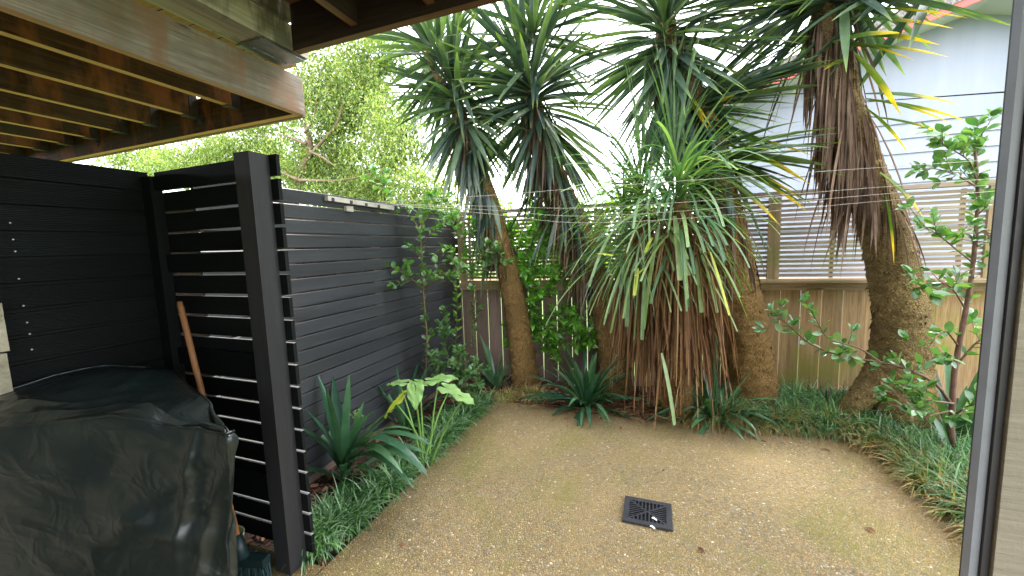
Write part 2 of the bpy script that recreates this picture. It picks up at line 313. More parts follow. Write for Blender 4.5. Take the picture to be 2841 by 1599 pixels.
# planting bed: rises gently to the back fence
def gz(x,y):
    return -.02+.10*np.clip((np.asarray(y)-3.6)/.6,0,1)*np.clip((np.asarray(x)+.2)/1.2,0,1)+.03*np.clip((np.asarray(y)-3.6)/.6,0,1)
b=MB();nx,ny=90,80;X,Y=np.meshgrid(np.linspace(-2.7,3.4,nx),np.linspace(.6,4.6,ny));Zg=gz(X,Y)+.012*(rng.rand(ny,nx)-.5)
b.add(np.stack([X,Y,Zg],-1).reshape(-1,3),[(j*nx+i,j*nx+i+1,(j+1)*nx+i+1,(j+1)*nx+i) for j in range(ny-1) for i in range(nx-1)],None,True)
tag(b.build('garden_soil',M['soil']),kind='structure')
b=MB();b.box((-1.53,-3,-.08),(1.54,3.52,.005));b.box((-3.6,-3,-.08),(-1.54,1.335,.004));tag(b.build('patio',M['patio'],loc=(0,0,0)),kind='structure')
# ================================================================ black slatted fence
def ribbed(wd,th,ribs):
    """reeded decking-board profile: nx out of the face, nz up"""
    p=[(-th,.0),(-th,wd)];p+=[(-.003,wd),(0,wd-.004)]
    r=(wd-.012)/ribs;z=wd-.006
    for i in range(ribs):
        p+=[(0,z-.12*r),(-.0025,z-.3*r),(-.0025,z-.7*r),(0,z-.88*r)];z-=r
    p+=[(0,.004),(-.003,0)];return p
FX=-2.22;CO=(FX,4.20)
fence=thing('black_fence',(FX,2.7,0),'long black stained fence of ribbed horizontal boards behind the garden bed','fence')
b=MB();pitch=.0975
for i in range(20):
    z=.03+i*pitch;jy=(rng.rand()-.5)*.004
    b.prof(ribbed(.0885,.02,11),(FX+jy,1.36,z),(FX+jy,4.198,z),(1,0,0))
b.build('board_panel','black_board',fence)
for y in (1.9,2.75,3.55,4.12):
    b=MB();b.box((FX-.125,y-.045,-.05),(FX-.0215,y+.045,1.93));b.build('fence_post','pine_brown',fence)
b=MB()
for z in (.35,1.0,1.62): b.box((FX-.17,1.4,z),(FX-.127,4.18,z+.09))
for i in range(19): b.box((FX-.195,1.42+i*.145,-.05),(FX-.172,1.42+i*.145+.138,1.9))
b.build('back_palings','pine_brown',fence);b=MB();b.box((-2.75,1.385,-.05),(-2.245,1.40,1.86));b.build('added_gap_boards','slat',fence)  # boards added to close the screen gaps; pale colour imitates sky-lit board tops
b=MB();b.box((FX-.02,1.37,-.06),(FX-.001,4.18,.028));b.build('base_board','pine_brown',fence)
# entry screen
WX=-2.5;SY=1.34
scr=thing('black_screen',(-2.05,SY,0),'black slatted screen of gapped boards beside the wooden handle','screen')
b=MB();zp=.109
for i in range(18):
    z=.055+i*zp
    b.prof(ribbed(.094,.02,11),(-1.61,SY+.022,z),(WX+.01,SY+.022,z),(0,1,0))
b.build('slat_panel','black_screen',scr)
b=MB();b.box((-1.745,1.245,0),(-1.65,SY-.001,2.0));ob=b.build('post','black_post',scr)
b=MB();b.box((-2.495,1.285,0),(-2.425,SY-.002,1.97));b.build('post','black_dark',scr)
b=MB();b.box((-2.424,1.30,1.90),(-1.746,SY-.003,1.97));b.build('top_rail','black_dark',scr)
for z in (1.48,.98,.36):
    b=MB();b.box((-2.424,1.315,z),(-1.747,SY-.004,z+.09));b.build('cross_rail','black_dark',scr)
# dark wall of boards
wal=thing('dark_board_wall',(WX,.6,0),'dark green-black boarded wall below the deck joists on the left','wall')
b=MB()
for i in range(18):
    z=.05+i*.109;b.prof(ribbed(.096,.02,11),(WX,-1.0,z),(WX,SY-.02,z),(1,0,0))
b.box((WX-.05,-1.,.0),(WX-.022,SY,1.97))
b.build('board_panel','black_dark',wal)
for i,(px,py) in enumerate([(28,619),(36,665),(42,698),(52,774),(65,849),(75,895),(82,927),(88,970)]):
    p=at(px,py,x=WX+.003);b=MB()
    a=np.linspace(0,2*math.pi,9)[:-1];V=[(p[0],p[1]+.004*math.cos(t),p[2]+.004*math.sin(t)) for t in a]+[(p[0]+.002,p[1]+.003*math.cos(t),p[2]+.003*math.sin(t)) for t in a]
    b.add(V,[(k,(k+1)%8,8+(k+1)%8,8+k) for k in range(8)]+[tuple(range(8,16))]);b.build('screw','steel',wal)
# pale block wall at the frame edge
blk=thing('block_wall',(-2.46,.3,0),'pale rough concrete block wall at the left edge above the cover','wall')
b=MB()
for i in range(12):
    z=.0+i*.2; e=(rng.rand()-.5)*.02
    b.box((-2.49,-.9,z+.004),(-2.42,.735+e,z+.196))
b.build('blocks','block',blk)
# ================================================================ back fence
def fy(x): return 4.20+.045*(x+2.2)
bf=thing('back_fence',(.4,fy(.4),0),'weathered pine paling fence with horizontal slat trellis on top','fence')
b=MB();b2=MB();x=-2.2-.166;k=0
while x<3.6:
    g=.006+.006*rng.rand();wd=.166-g;zt=1.075+.0*rng.rand();y=fy(x)+.004*rng.rand()
    (b2 if x<-.6 else b).box((x,y,-.03),(x+wd,y+.018,zt));x+=.166
b.build('paling_panel','pine',bf);ob=b2.build('paling_panel','pine_brown',bf);ob['label']='darker brown palings behind the leaning trunk'
b=MB();
for x0,x1,dz in ((-2.215,-.9,0),(-.895,.35,.0),(.355,1.30,.003),(1.304,3.6,0)): b.box((x0,fy(x0)-.03,1.06+dz),(x1,fy(x0)-.002+.0,1.14+dz));
b.build('rail','pine_rail',bf)
b=MB();b.box((-2.2,fy(-2.2)-.02,1.142),(3.6,fy(3.6)+.03,1.165));b.build('rail_cap','pine_rail',bf)
b=MB();x0,x1=-2.235,3.6
for i in range(17):
    z=1.185+i*.0432;b.beam((x0,fy(x0)+.01,z+.013),(x1,fy(x1)+.01,z+.013),.012,.0265)
b.build('trellis_slats','slat',bf)
for x in np.arange(-2.1,3.6,.45):
    b=MB();b.box((x,fy(x)+.018,1.17),(x+.028,fy(x)+.04,1.91));b.build('trellis_batten','slat',bf)
for x in (-2.213,-.62,.99,2.55):
    b=MB();b.box((x,fy(x)-.028,1.167),(x+.055,fy(x)+.0,1.925));b.box((x+.058,fy(x)-.022,1.167),(x+.10,fy(x)+.0,1.925));b.build('trellis_post','pine_rail',bf)
b=MB();b.beam((-2.2,fy(-2.2)+.005,1.955),(1.9,fy(1.9)+.005,1.955),.09,.035);b.beam((1.9,fy(1.9)+.005,1.945),(3.6,fy(3.6)+.005,1.945),.09,.035);b.build('top_cap','slat',bf)
# ================================================================ lower deck (left)
DK=thing('lower_deck',(-2.04,1.92,2.4),'low timber deck overhead with orange-brown joists and steel hangers','deck')
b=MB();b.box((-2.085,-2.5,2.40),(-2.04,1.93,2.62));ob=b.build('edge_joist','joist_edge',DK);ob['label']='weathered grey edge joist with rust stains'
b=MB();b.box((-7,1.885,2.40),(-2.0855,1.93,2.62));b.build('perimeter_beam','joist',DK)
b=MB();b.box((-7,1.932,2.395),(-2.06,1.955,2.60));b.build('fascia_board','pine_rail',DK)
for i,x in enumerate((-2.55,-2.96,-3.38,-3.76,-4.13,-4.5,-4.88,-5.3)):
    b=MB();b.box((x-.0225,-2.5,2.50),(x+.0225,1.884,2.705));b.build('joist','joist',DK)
    b=MB();b.box((x-.028,1.80,2.492),(x+.028,1.883,2.4985));b.box((x-.03,1.83,2.4988),(x-.0235,1.883,2.63));b.box((x+.0235,1.83,2.4988),(x+.03,1.883,2.63));b.build('joist_hanger','hanger',DK)
b=MB()
for i in range(34):
    y=1.955-i*.135
    b.box((-7,y-.128,2.706),(-2.1,y,2.73))
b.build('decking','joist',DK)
b=MB();p=at(700,275,y=1.6);b.box((-2.095,1.45,2.43),(-2.0865,1.80,2.50));b.box((-2.14,1.45,2.425),(-2.0865,1.80,2.4295));b.build('angle_bracket','hanger',DK)
for px,py in ((557,338),(270,395)):
    p=at(px,py,y=1.88);b=MB();b.obox(p,(.7,0,.7),(0,1,0),(-.7,0,.7),(.022,.004,.022));b.obox(p-[0,.008,0],(1,0,0),(0,1,0),(0,0,1),(.008,.005,.008));b.build('washer','hanger',DK)
for px,py,lb in ((442,403,'small steel screw eye under the deck beam, the one nearer the black post'),(347,418,'small steel screw eye under the deck beam, the one farther from the post')):
    p=at(px,py-12,y=1.94);p[2]=2.395;b=MB();b.tube([p,p-[0,0,.016]],.0025,6)
    t=np.linspace(.2,2*math.pi-.1,14);b.tube([(p[0]+.013*math.sin(a),p[1]+.004*math.cos(a),p[2]-.029+.013*math.cos(a)) for a in t],.0025,6);tag(b.build('screw_eye',M['steel']),lb,'hook','screw eyes under the beam')
# upper deck
UD=thing('upper_deck',(-1.9,1.76,2.66),'upper deck overhead with mouldy pale beam and dark red edge beam','deck')
b=MB();b.box((-2.09,-2.5,2.66),(-1.88,.78,2.80));b.box((-2.085,.785,2.663),(-1.885,1.845,2.80));b.box((-1.92,-2.5,2.803),(-1.87,1.73,2.90));b.build('pale_beam','pale_beam',UD)
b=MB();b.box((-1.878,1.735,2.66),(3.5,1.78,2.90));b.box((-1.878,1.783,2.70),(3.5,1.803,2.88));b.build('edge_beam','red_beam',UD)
for x in (-1.45,-1.0,-.55,-.1,.35,.8):
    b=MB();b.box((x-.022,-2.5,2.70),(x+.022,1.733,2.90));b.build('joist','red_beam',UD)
b=MB()
for i in range(32):
    y=1.80-i*.135;b.box((-2.2,y-.128,2.902),(3.5,y,2.925))
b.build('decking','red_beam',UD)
b=MB();b.box((-2.075,1.56,2.648),(-1.90,1.83,2.6575));b.box((-2.02,1.60,2.640),(-2.005,1.80,2.6475));b.build('bearing_plate','steel',UD)
b=MB()
p0=at(1095,76,y=2.05);p1=at(1270,12,y=2.05);NS=20
V=[];Fc=[]
for k in range(NS+1):
    t=k/NS;q=p0+(p1-p0)*t;sg=.028*math.sin(t*math.pi)
    V+= [q+[0,0,-sg*.9],q+[0,-.24,.05]]
Fc=[(2*k,2*k+2,2*k+3,2*k+1) for k in range(NS)];b.add(V,Fc,None,True)
V2=[np.array(v)+[0,0,.004] for v in V];b.add(V2,[f[::-1] for f in Fc],None,True)
tag(b.build('roofing_sheet',M['sheet']),'pale clear plastic roofing sheet edge hanging under the dark red beam','roofing sheet')
# ================================================================ house wall at the right
hw=thing('house_wall',(.72,1.2,0),'khaki rough-sawn house wall with grey corner trim at right edge','wall')
b=MB();b.box((.722,1.200,0),(.738,1.225,2.62));b.build('corner_trim','trim_grey',hw)
b=MB();b.box((.7385,1.192,0),(.752,1.258,2.62));b.build('flashing','trim_dark',hw)
b=MB();b.box((.7525,1.180,0),(2.8,1.25,2.64));b.build('cladding','khaki',hw)
b=MB();b.box((-7,-2.7,0),(.3,-2.55,2.9));b.box((-7.1,-2.5,0),(-7.0,1.9,2.4));b.build('unseen_light_block','trim_dark',hw)  # unseen walls behind and to the left, added to block sky light
# ================================================================ neighbour's house
HY=7.0
nh=thing('neighbour_house',(3.7,HY,0),'white weatherboard gable house with faded red barge behind the fence','house')
ap=(3.74,4.30);sl=(4.30-3.55)/(3.74-1.19)
def gx(x): return ap[1]-abs(x-ap[0])*sl
b=MB();xl,xr=1.0,8.2;zf=3.03
b.add([(xl,HY,zf),(xr,HY,zf),(xr,HY,gx(xr)),(ap[0],HY,ap[1]),(xl,HY,gx(xl))],[(0,1,2,3,4)])
b.box((xl,HY+.01,0),(xr,HY+.1,zf))
b.build('gable_panel','white_wall',nh)
b=MB();z=zf
while z>-.05:
    b.add([(xl,HY-.022,z-.197),(xr,HY-.022,z-.197),(xr,HY-.001,z),(xl,HY-.001,z),(xl,HY+.005,z-.197),(xr,HY+.005,z-.197)],[(0,1,2,3),(4,5,1,0)]);z-=.197
b.build('weatherboards','white_wall',nh)
b=MB();b.box((xl,HY-.025,zf+.002),(xr,HY-.0015,zf+.02));b.build('flashing','white_wall',nh)
for sgn,xe in ((-1,.55),(1,8.8)):
    b=MB();y0=HY-.5;zA=ap[1]+.0;zE=gx(xe)
    # soffit
    b.add([(ap[0],y0,zA),(xe,y0,zE),(xe,HY+.2,zE),(ap[0],HY+.2,zA)],[(0,1,2,3)]);b.build('soffit','white_paint',nh)
    b=MB();b.add([(ap[0],y0-.02,zA-.02),(xe,y0-.02,zE-.02),(xe,y0-.02,zE+.06),(ap[0],y0-.02,zA+.06),(ap[0],y0,zA-.02),(xe,y0,zE-.02),(xe,y0,zE+.06),(ap[0],y0,zA+.06)],[(0,1,2,3),(4,5,1,0),(7,6,2,3)]);b.build('barge_board','red_paint',nh)
    b=MB();b.add([(ap[0],y0-.03,zA+.062),(xe,y0-.03,zE+.062),(xe,y0-.03,zE+.25),(ap[0],y0-.03,zA+.25),(ap[0],HY+6,zA+.25),(xe,HY+6,zE+.25)],[(0,1,2,3),(3,2,5,4)]);b.build('roof','roof',nh)
# ================================================================ clothesline
cl=thing('clothesline',(FX+.03,2.45,1.9),'four-wire clothesline stretched from the black fence to the house wall','clothesline')
b=MB();a0=at(905,550,x=FX+.03);a1=at(1090,578,x=FX+.03);b.beam(a0,a1,.03,.035);
b.build('bracket_bar','alu',cl)
b=MB();c=at(968,580,x=FX+.018);b.box((FX+.004,c[1]-.035,c[2]-.02),(FX+.03,c[1]+.035,c[2]+.02));b.build('wall_plate','alu',cl)
for t in (.06,.3,.52,.72):
    c=a0+(a1-a0)*t;b=MB();b.box((c[0]-.01,c[1]-.012,c[2]-.018),(c[0]+.02,c[1]+.012,c[2]+.006));b.build('line_clip','trim_dark',cl)
for i,(lx,ly,mx_,my_,rx,ry) in enumerate(((1050,561,1700,516,2767,443),(1060,566,1700,574,2767,495),(1010,562,1700,598,2767,512),(975,560,1700,618,2767,530))):
    A=at(lx,ly,x=FX+.05);yy=A[1];Bm=at(mx_,my_,y=yy);Bq=at(rx,ry,y=yy)
    pts=spline([A,at((lx+mx_)/2,(ly+my_)/2+3,y=yy),Bm,Bq],26);b=MB();b.tube(pts,.0013,5);b.build('line_wire','wire',cl)
# ================================================================ drain grate
gc=(-.038,2.212);GW,GD=.262,.225
gr=thing('drain_grate',(gc[0],gc[1],.005),'square black plastic drain grate set into the pebbled patio','drain grate')
b=MB();b.box((gc[0]-GW/2+.006,gc[1]-GD/2+.006,.0055),(gc[0]+GW/2-.006,gc[1]+GD/2-.006,.0075));b.build('pit_shade_plate','pit_shade',gr)  # flat black plate on the slab, standing in for the pit's darkness
b=MB();z0,z1=.008,.02;fwid=.03;x0,x1,y0,y1=gc[0]-GW/2,gc[0]+GW/2,gc[1]-GD/2,gc[1]+GD/2
b.box((x0,y0,z0),(x1,y0+fwid,z1));b.box((x0,y1-fwid,z0),(x1,y1,z1));b.box((x0,y0+fwid+.0003,z0),(x0+fwid,y1-fwid-.0003,z1));b.box((x1-fwid,y0+fwid+.0003,z0),(x1,y1-fwid-.0003,z1));b.build('frame','iron',gr)
b=MB();ix,iy=GW/2-fwid,GD/2-fwid;zt=.0188
b.beam((gc[0]-ix,gc[1]-iy,.0135),(gc[0]+ix,gc[1]+iy,.0135),.009,.0125);b.beam((gc[0]-ix,gc[1]+iy,.013),(gc[0]+ix,gc[1]-iy,.013),.009,.0125)
for k in range(-4,5):
    t=k/5.;xx=gc[0]+t*ix
    for s_ in (-1,1): b.box((xx-.0035-.5*ix/5-.0+.0,gc[1]+min(s_*abs(t)*iy,s_*iy),z0),(xx+.0035-.5*ix/5,gc[1]+max(s_*abs(t)*iy,s_*iy),zt)) if abs(t)<.95 else None
for k in range(-4,5):
    t=k/5.;yy=gc[1]+t*iy
    for s_ in (-1,1): b.box((gc[0]+min(s_*abs(t)*ix,s_*ix),yy-.003,z0),(gc[0]+max(s_*abs(t)*ix,s_*ix),yy+.003,zt-.0004))
b.build('bars','iron',gr)
# ================================================================ BBQ cover (draped by a small mass-spring solve)
def cover():
    x0,x1,yc=-2.46,-1.29,.84
    def sst(t): t=np.clip(t,0,1);return t*t*(3-2*t)
    def yb_(x): return .875+.33*np.clip((x1-x)/1.0,0,1)
    def yf(x): return .80-.27*sst((-1.80-x)/.25)
    def top(x,y):
        return .965+.085*sst((-1.55-x)/.85)*np.exp(-((y-.85)/.36)**2)+.025*np.exp(-((y-1.0)/.2)**2)*sst((x1-.05-x)/.3)
    NT_,NA,NB=220,26,44
    th=np.linspace(0,2*math.pi,NT_,endpoint=False)
    cx=(x0+x1)/2;hx=(x1-x0)/2
    def fy_(X,uy,t): return yc+np.where(uy>0,uy*(yb_(X)-yc),uy*(yc-yf(X)))*t
    e=.28;ux=np.sign(np.cos(th))*abs(np.cos(th))**e;uy=np.sign(np.sin(th))*abs(np.sin(th))**e
    V=np.zeros((NA+NB,NT_,3))
    for i in range(NA):
        t=((i+1)/NA);X=cx+hx*ux*t;Y=fy_(X,uy,t);V[i]=np.stack([X,Y,top(X,Y)+.006],1)
    for j in range(NB):
        t=(j+1)/NB;X=cx+hx*ux;Y=fy_(X,uy,1.);zt=top(X,Y);fl=.008-.07*t
        fx=.008-.27*t;V[NA+j]=np.stack([X+np.where(ux>0,ux*fx,ux*fl*.6),Y+uy*fl,zt+(.05-zt)*t],1)
    rest=V.copy();P=V.copy();vel=np.zeros_like(P);r2=np.random.RandomState(3)
    P+=r2.randn(*P.shape)*.002
    G=NA+NB
    def L(a,b): return np.linalg.norm(a-b,axis=-1)
    slack=1.05
    c1=L(rest[1:],rest[:-1])*1.03;c2=L(np.roll(rest,-1,1),rest)*slack
    c3=L(np.roll(rest,-1,1)[1:],rest[:-1])*slack;c4=L(rest[1:],np.roll(rest,-1,1)[:-1])*slack
    b1=L(rest[3:],rest[:-3]);b2=L(np.roll(rest,-3,1),rest)*1.01
    prev=P.copy()
    for it in range(130):
        v=(P-prev)*.93;prev=P.copy();P=P+v+np.array([0,0,-9.8])*.00012
        for q in range(5):
            def fix(A,B,c,k):
                d=B-A;l=np.linalg.norm(d,axis=-1)+1e-9;g=(k*(l-c)/l*.5)[...,None]*d;return g
            g=fix(P[:-1],P[1:],c1,.9);P[:-1]+=g;P[1:]-=g
            Q=np.roll(P,-1,1);g=fix(P,Q,c2,.45);P+=g;P-=np.roll(g,1,1)
            Q=np.roll(P,-1,1);g=fix(P[:-1],Q[1:],c3,.35);P[:-1]+=g;P[1:]-=np.roll(g,1,1)
            Q=np.roll(P,-1,1);g=fix(Q[:-1],P[1:],c4,.35);P[1:]-=g;P[:-1]+=np.roll(g,1,1)
            g=fix(P[:-3],P[3:],b1,.06);P[:-3]+=g;P[3:]-=g
            Q=np.roll(P,-3,1);g=fix(P,Q,b2,.06);P+=g;P-=np.roll(g,3,1)
            # collide with barbecue body
            X,Y,Z=P[...,0],P[...,1],P[...,2]
            tz=top(X,Y)
            T_=slice(0,NA+1);P[T_,:,2]=np.maximum(P[T_,:,2],tz[T_])
            mg=.012+.11*(1-np.clip(Z/.95,0,1));F0=yf(X)+mg;X0=x0+mg;X1=x1-.012-.29*(1-np.clip(Z/.95,0,1));B0=yb_(X)-mg*.5
            inside=(X>X0)&(X<X1)&(Y>F0)&(Y<B0);inside[T_]=False
            dx=np.minimum(X-X0,X1-X);dy=np.minimum(Y-F0,B0-Y)
            sx=inside&(dx<dy);P[...,0]=np.where(sx,np.where(X-X0<X1-X,X0,X1),X)
            sy=inside&~sx;P[...,1]=np.where(sy,np.where(Y-F0<B0-Y,F0,B0),Y)
            P[T_,:,0]=np.clip(P[T_,:,0],x0-.01,x1+.01);P[T_,:,1]=np.clip(P[T_,:,1],yf(P[T_,:,0])-.015,yb_(P[T_,:,0])+.02)
            P[...,0]=np.maximum(P[...,0],-2.485);P[...,1]=np.minimum(P[...,1],1.265);P[...,2]=np.maximum(P[...,2],.02)
    for q in range(14):
        A_=(np.roll(P,1,1)+np.roll(P,-1,1))*.25;A_[1:-1]+=(P[2:]+P[:-2])[...]*.25;A_[0]=P[0];A_[-1]=P[-1]
        k_=np.ones((G,1,1))*.7;k_[NA-3:NA+2]=.25;P=P*(1-k_)+A_*k_
    # stiff vinyl creases and puckers
    du=np.roll(P,-1,1)-np.roll(P,1,1);dv=np.gradient(P,axis=0);Nn=np.cross(dv,du);Nn/=np.linalg.norm(Nn,axis=-1)[...,None]+1e-9
    sgn=np.sign((Nn[NA+5:]*(P[NA+5:]-P[NA+5:].mean((0,1)))).sum());Nn*=sgn
    h=np.zeros(P.shape[:2])
    for k in range(46):
        n_=unit(r2.randn(3));c_=P[r2.randint(G),r2.randint(NT_)];d=(P-c_)@n_;q=np.linalg.norm(P-c_,axis=-1)
        h+=(.5+r2.rand())*.013*np.exp(-abs(d)/.016)*np.exp(-(q/(.16+.3*r2.rand()))**2)*(1 if r2.rand()<.6 else -.8)
    for k in range(16):
        c_=P[r2.randint(G),r2.randint(NT_)];q=np.linalg.norm((P-c_)*[1,1,.6],axis=-1);h+=(r2.rand()-.5)*.04*np.exp(-(q/(.12+.12*r2.rand()))**2)
    yl=lambda px:.8-.26*sst((330-px)/160.)
    for a_,c_,am_,w_ in (((630,1195),(350,1500),.03,.02),((520,1180),(508,1599),.03,.018),((300,1150),(290,1330),.028,.018),((350,1155),(200,1270),.03,.025),((640,1215),(590,1599),.02,.02),((0,1215),(420,1160),.03,.025),((560,1500),(200,1599),.03,.03),((420,1420),(160,1560),.035,.022),((213,1165),(20,1330),.03,.03),((0,1280),(240,1330),-.03,.04),((240,1240),(330,1400),-.035,.05),((600,1230),(430,1420),-.025,.03),((90,1350),(420,1300),.025,.03)):
        p_=at(*a_,y=yl(a_[0]));q_=at(*c_,y=yl(c_[0]));ax=(q_-p_)*[1,0,1];Lx=np.linalg.norm(ax);ax/=Lx;dv_=(P-p_)*[1,0,1];tt=np.clip(dv_@ax,0,Lx);dd=np.linalg.norm(dv_-tt[...,None]*ax,axis=-1);h+=am_*np.exp(-dd/w_)*(P[...,1]<yc)*np.sin(np.clip(tt/Lx,0.02,.98)*math.pi)**.4
    h[:NA-2]*=.75
    P=P+Nn*(h*np.clip(np.arange(G)/6.,0,1)[:,None])[...,None]
    b=MB();V=np.concatenate([P.reshape(-1,3),[P[0].mean(0)]])
    Fc=[(i*NT_+k,(i+1)*NT_+k,(i+1)*NT_+(k+1)%NT_,i*NT_+(k+1)%NT_) for i in range(G-1) for k in range(NT_)]+[(len(V)-1,k,(k+1)%NT_) for k in range(NT_)]
    b.add(V,Fc,None,True)
    t=thing('barbecue_cover',(-1.9,.9,0),'dark green creased vinyl cover draped over a barbecue','barbecue cover')
    ob=b.build('cover_skin','cover',t)
    sm=ob.modifiers.new('sub','SUBSURF');sm.levels=1;sm.render_levels=1
    so=ob.modifiers.new('sol','SOLIDIFY');so.thickness=.0015
    b=MB();e_=P[NA-1];r=np.concatenate([e_,e_[:1]])+[0,0,.003];b.tube(r,.0045,6,cap=False);b.build('seam','cover',t)
    # loose bottom tie-down flap
cover()
# broom, pot, brick
bt=at(666,1520,z=.17);tp=at(498,838,y=1.235)
br=thing('broom',(bt[0],bt[1],.0),'broom with orange-brown wooden handle leaning in the dark corner','broom')
b=MB();b.tube([tp,tp+(bt-tp)*.02,(tp+bt)/2,bt],[.011,.0135,.0135,.0135],12);b.build('handle','handle',br)
b=MB();b.tube([bt+(tp-bt)*.05,bt-(tp-bt)*.04],[.02,.03],10);b.obox(bt-[0,0,.06],unit((1,.25,0)),unit((-.25,1,0)),(0,0,1),(.13,.025,.02));b.build('head','teal',br)
b=MB();n_=900;B=bt+np.stack([(rng.rand(n_)-.5)*.25,(rng.rand(n_)-.5)*.045,np.full(n_,-.075)],1);B[:,1]+=(B[:,0]-bt[0])*.25
b.blades(B,np.stack([rng.randn(n_)*.12,rng.randn(n_)*.12,-np.ones(n_)],1),.085,.003,2,[1,1,.8],0);b.build('bristles','teal_pale',br)
c=at(628,1535,z=.12)
b=MB();b.obox((c[0]-.02,c[1]+.02,.045),unit((1,.3,0)),unit((-.3,1,0)),(0,0,1),(.11,.05,.035));tag(b.build('brick',M['brick']),'grey brick on the ground beside the broom','brick')
b=MB();t=np.linspace(0,2*math.pi,25)
ang=np.linspace(0,math.pi*.48,10);V=[]
for a in ang: V+=[(c[0]-.03+.075*math.sin(a)*math.cos(q),c[1]+.02+.075*math.sin(a)*math.sin(q),.082+.11*(1-math.cos(a))) for q in t[:-1]]
b.add(V,[(i*24+k,(i+1)*24+k,(i+1)*24+(k+1)%24,i*24+(k+1)%24) for i in range(9) for k in range(24)],None,True)
ob=b.build('bowl',M['cream']);ob.modifiers.new('s','SOLIDIFY').thickness=.006;tag(ob,'small pale cream bowl resting on the grey brick','bowl')
# ================================================================ yucca trees
SW=[.35,.62,.9,1,.95,.75,.42,.03]
def head(b,c,axis,N,L,a0,a1,wd=.055,droop=.35,r=.05,u=(0,1)):
    N=int(N*1.3);wd*=.95;L*=1.04
    axis=unit(axis);e1=unit(np.cross(axis,(.3,.2,.9)));e2=np.cross(axis,e1)
    q=rng.rand(N);ang=np.radians(a0+(a1-a0)*q**.85);ph=rng.rand(N)*2*math.pi
    D=axis*np.cos(ang)[:,None]+(e1*np.cos(ph)[:,None]+e2*np.sin(ph)[:,None])*np.sin(ang)[:,None]
    B=np.array(c)-axis*(q*L*.62)[:,None]+np.array([.12,.02,0])*(q*L*.62)[:,None]+D*r*.6
    b.blades(B,D,L*(.75+.3*rng.rand(N)),wd*(.8+.35*rng.rand(N)),7,SW,droop*(.4+.9*rng.rand(N)),.28,.7,u)
def skirt(b,path,s0,s1,N,L,wd,out=.35,rad=.1,u=(0,1),droop=.9,prof=SW):
    path=np.array(path);K=len(path);s=s0+(s1-s0)*rng.rand(N);i=np.clip((s*(K-1)).astype(int),0,K-2);f=s*(K-1)-i
    P=path[i]*(1-f[:,None])+path[i+1]*f[:,None];ph=rng.rand(N)*2*math.pi
    D=np.stack([np.cos(ph)*out,np.sin(ph)*out,-np.ones(N)*(.5+.6*rng.rand(N))],1);O=np.stack([np.cos(ph),np.sin(ph),0*ph],1)*rad
    b.blades(P+O,D,L*(.5+.7*rng.rand(N)),wd*(.6+.7*rng.rand(N)),5,prof,droop,.35,1.2,u)
def rough(b,p,r,seg=54,flakes=900):
    """bark: ridged tube with scars, lumps and small loose flakes"""
    n=len(p);T=np.gradient(p,axis=0);T/=np.linalg.norm(T,axis=1)[:,None];ref=np.array([.3,1,.1])
    A=np.cross(T,ref);A/=np.linalg.norm(A,axis=1)[:,None];Bv=np.cross(T,A);th=np.linspace(0,2*math.pi,seg,endpoint=False)
    Lc=np.concatenate([[0],np.cumsum(np.linalg.norm(np.diff(p,axis=0),axis=1))])
    S_,TH=np.meshgrid(Lc,th,indexing='ij');h=np.zeros_like(S_)
    for k in range(26):
        f1=rng.randint(1,9);f2=rng.uniform(3,60);h+=np.sin(TH*f1+S_*f2*(1 if rng.rand()<.5 else -1)+rng.rand()*6.28)/(1.5+.06*f2)
    h=h*.012+.02*(rng.rand(*S_.shape)-.5)*1.6+.022*np.abs(np.sin(S_*38+1.5*np.sin(TH*2+S_*3)+.8*np.sin(TH*5)))
    R=r[:,None]*(1+h*1.5);V=p[:,None]+A[:,None]*(np.cos(TH)*R)[...,None]+Bv[:,None]*(np.sin(TH)*R)[...,None]
    b.add(V.reshape(-1,3),[(k*seg+i,k*seg+(i+1)%seg,(k+1)*seg+(i+1)%seg,(k+1)*seg+i) for k in range(n-1) for i in range(seg)]+[tuple((n-1)*seg+i for i in range(seg))],None,True)
    i=rng.randint(0,n-1,flakes);j=rng.randint(0,seg,flakes);P=V[i,j];O=P-p[i];O/=np.linalg.norm(O,axis=1)[:,None]
    b.blades(P-O*.003,O*.55+rng.randn(flakes,3)*.35-np.array([0,0,.7]),.012+.02*rng.rand(flakes),.01+.014*rng.rand(flakes),2,[1,.8,.2],.2,.2,.8)
def trunk(path,rad,n=190,seg=54,noise=.045):
    p=spline(path,n);r=np.interp(np.linspace(0,1,n),np.linspace(0,1,len(rad)),rad);b=MB();rough(b,p,r,seg);return b,p
def yucca(pix,y,rad,label,heads,skirts,mat='bark',extra=None,ys=None):
    ys=ys or [y]*len(pix);path=[at(px,py,y=yy) for (px,py),yy in zip(pix,ys)];path[0][2]=min(path[0][2],.0)-.05;rad=[q*.93 for q in rad]
    t=thing('yucca_tree',(path[0][0],path[0][1],0),label,'yucca tree','yucca trees along the back fence')
    b,p=trunk(path,rad);b.build('trunk',mat,t)
    g=MB()
    for (px,py,yy,ax,N,L,a0,a1,dr) in heads: head(g,at(px,py,y=yy),ax,N,L,a0,a1,.058,dr)
    gs=[k for k in skirts if k[0]=='g'];ds=[k for k in skirts if k[0]=='d']
    for k in gs: skirt(g,p,*k[1:])
    g.build('crown','yucca',t)
    if ds:
        d=MB()
        for k in ds: skirt(d,p,*k[1:])
        d.build('dead_leaves','dead',t)
    if extra:
        e=MB()
        for (px,py,qx,qy,yy,yq,wd) in extra:
            a=at(px,py,y=yy);c=at(qx,qy,y=yq);L=np.linalg.norm(c-a);D=c-a;D[2]+=L*.12;e.blades([a],[D],L*1.01,wd,8,SW,.28,.3,.95)
        e.build('yellow_leaves','yucca_yellow',t)
    return t,p
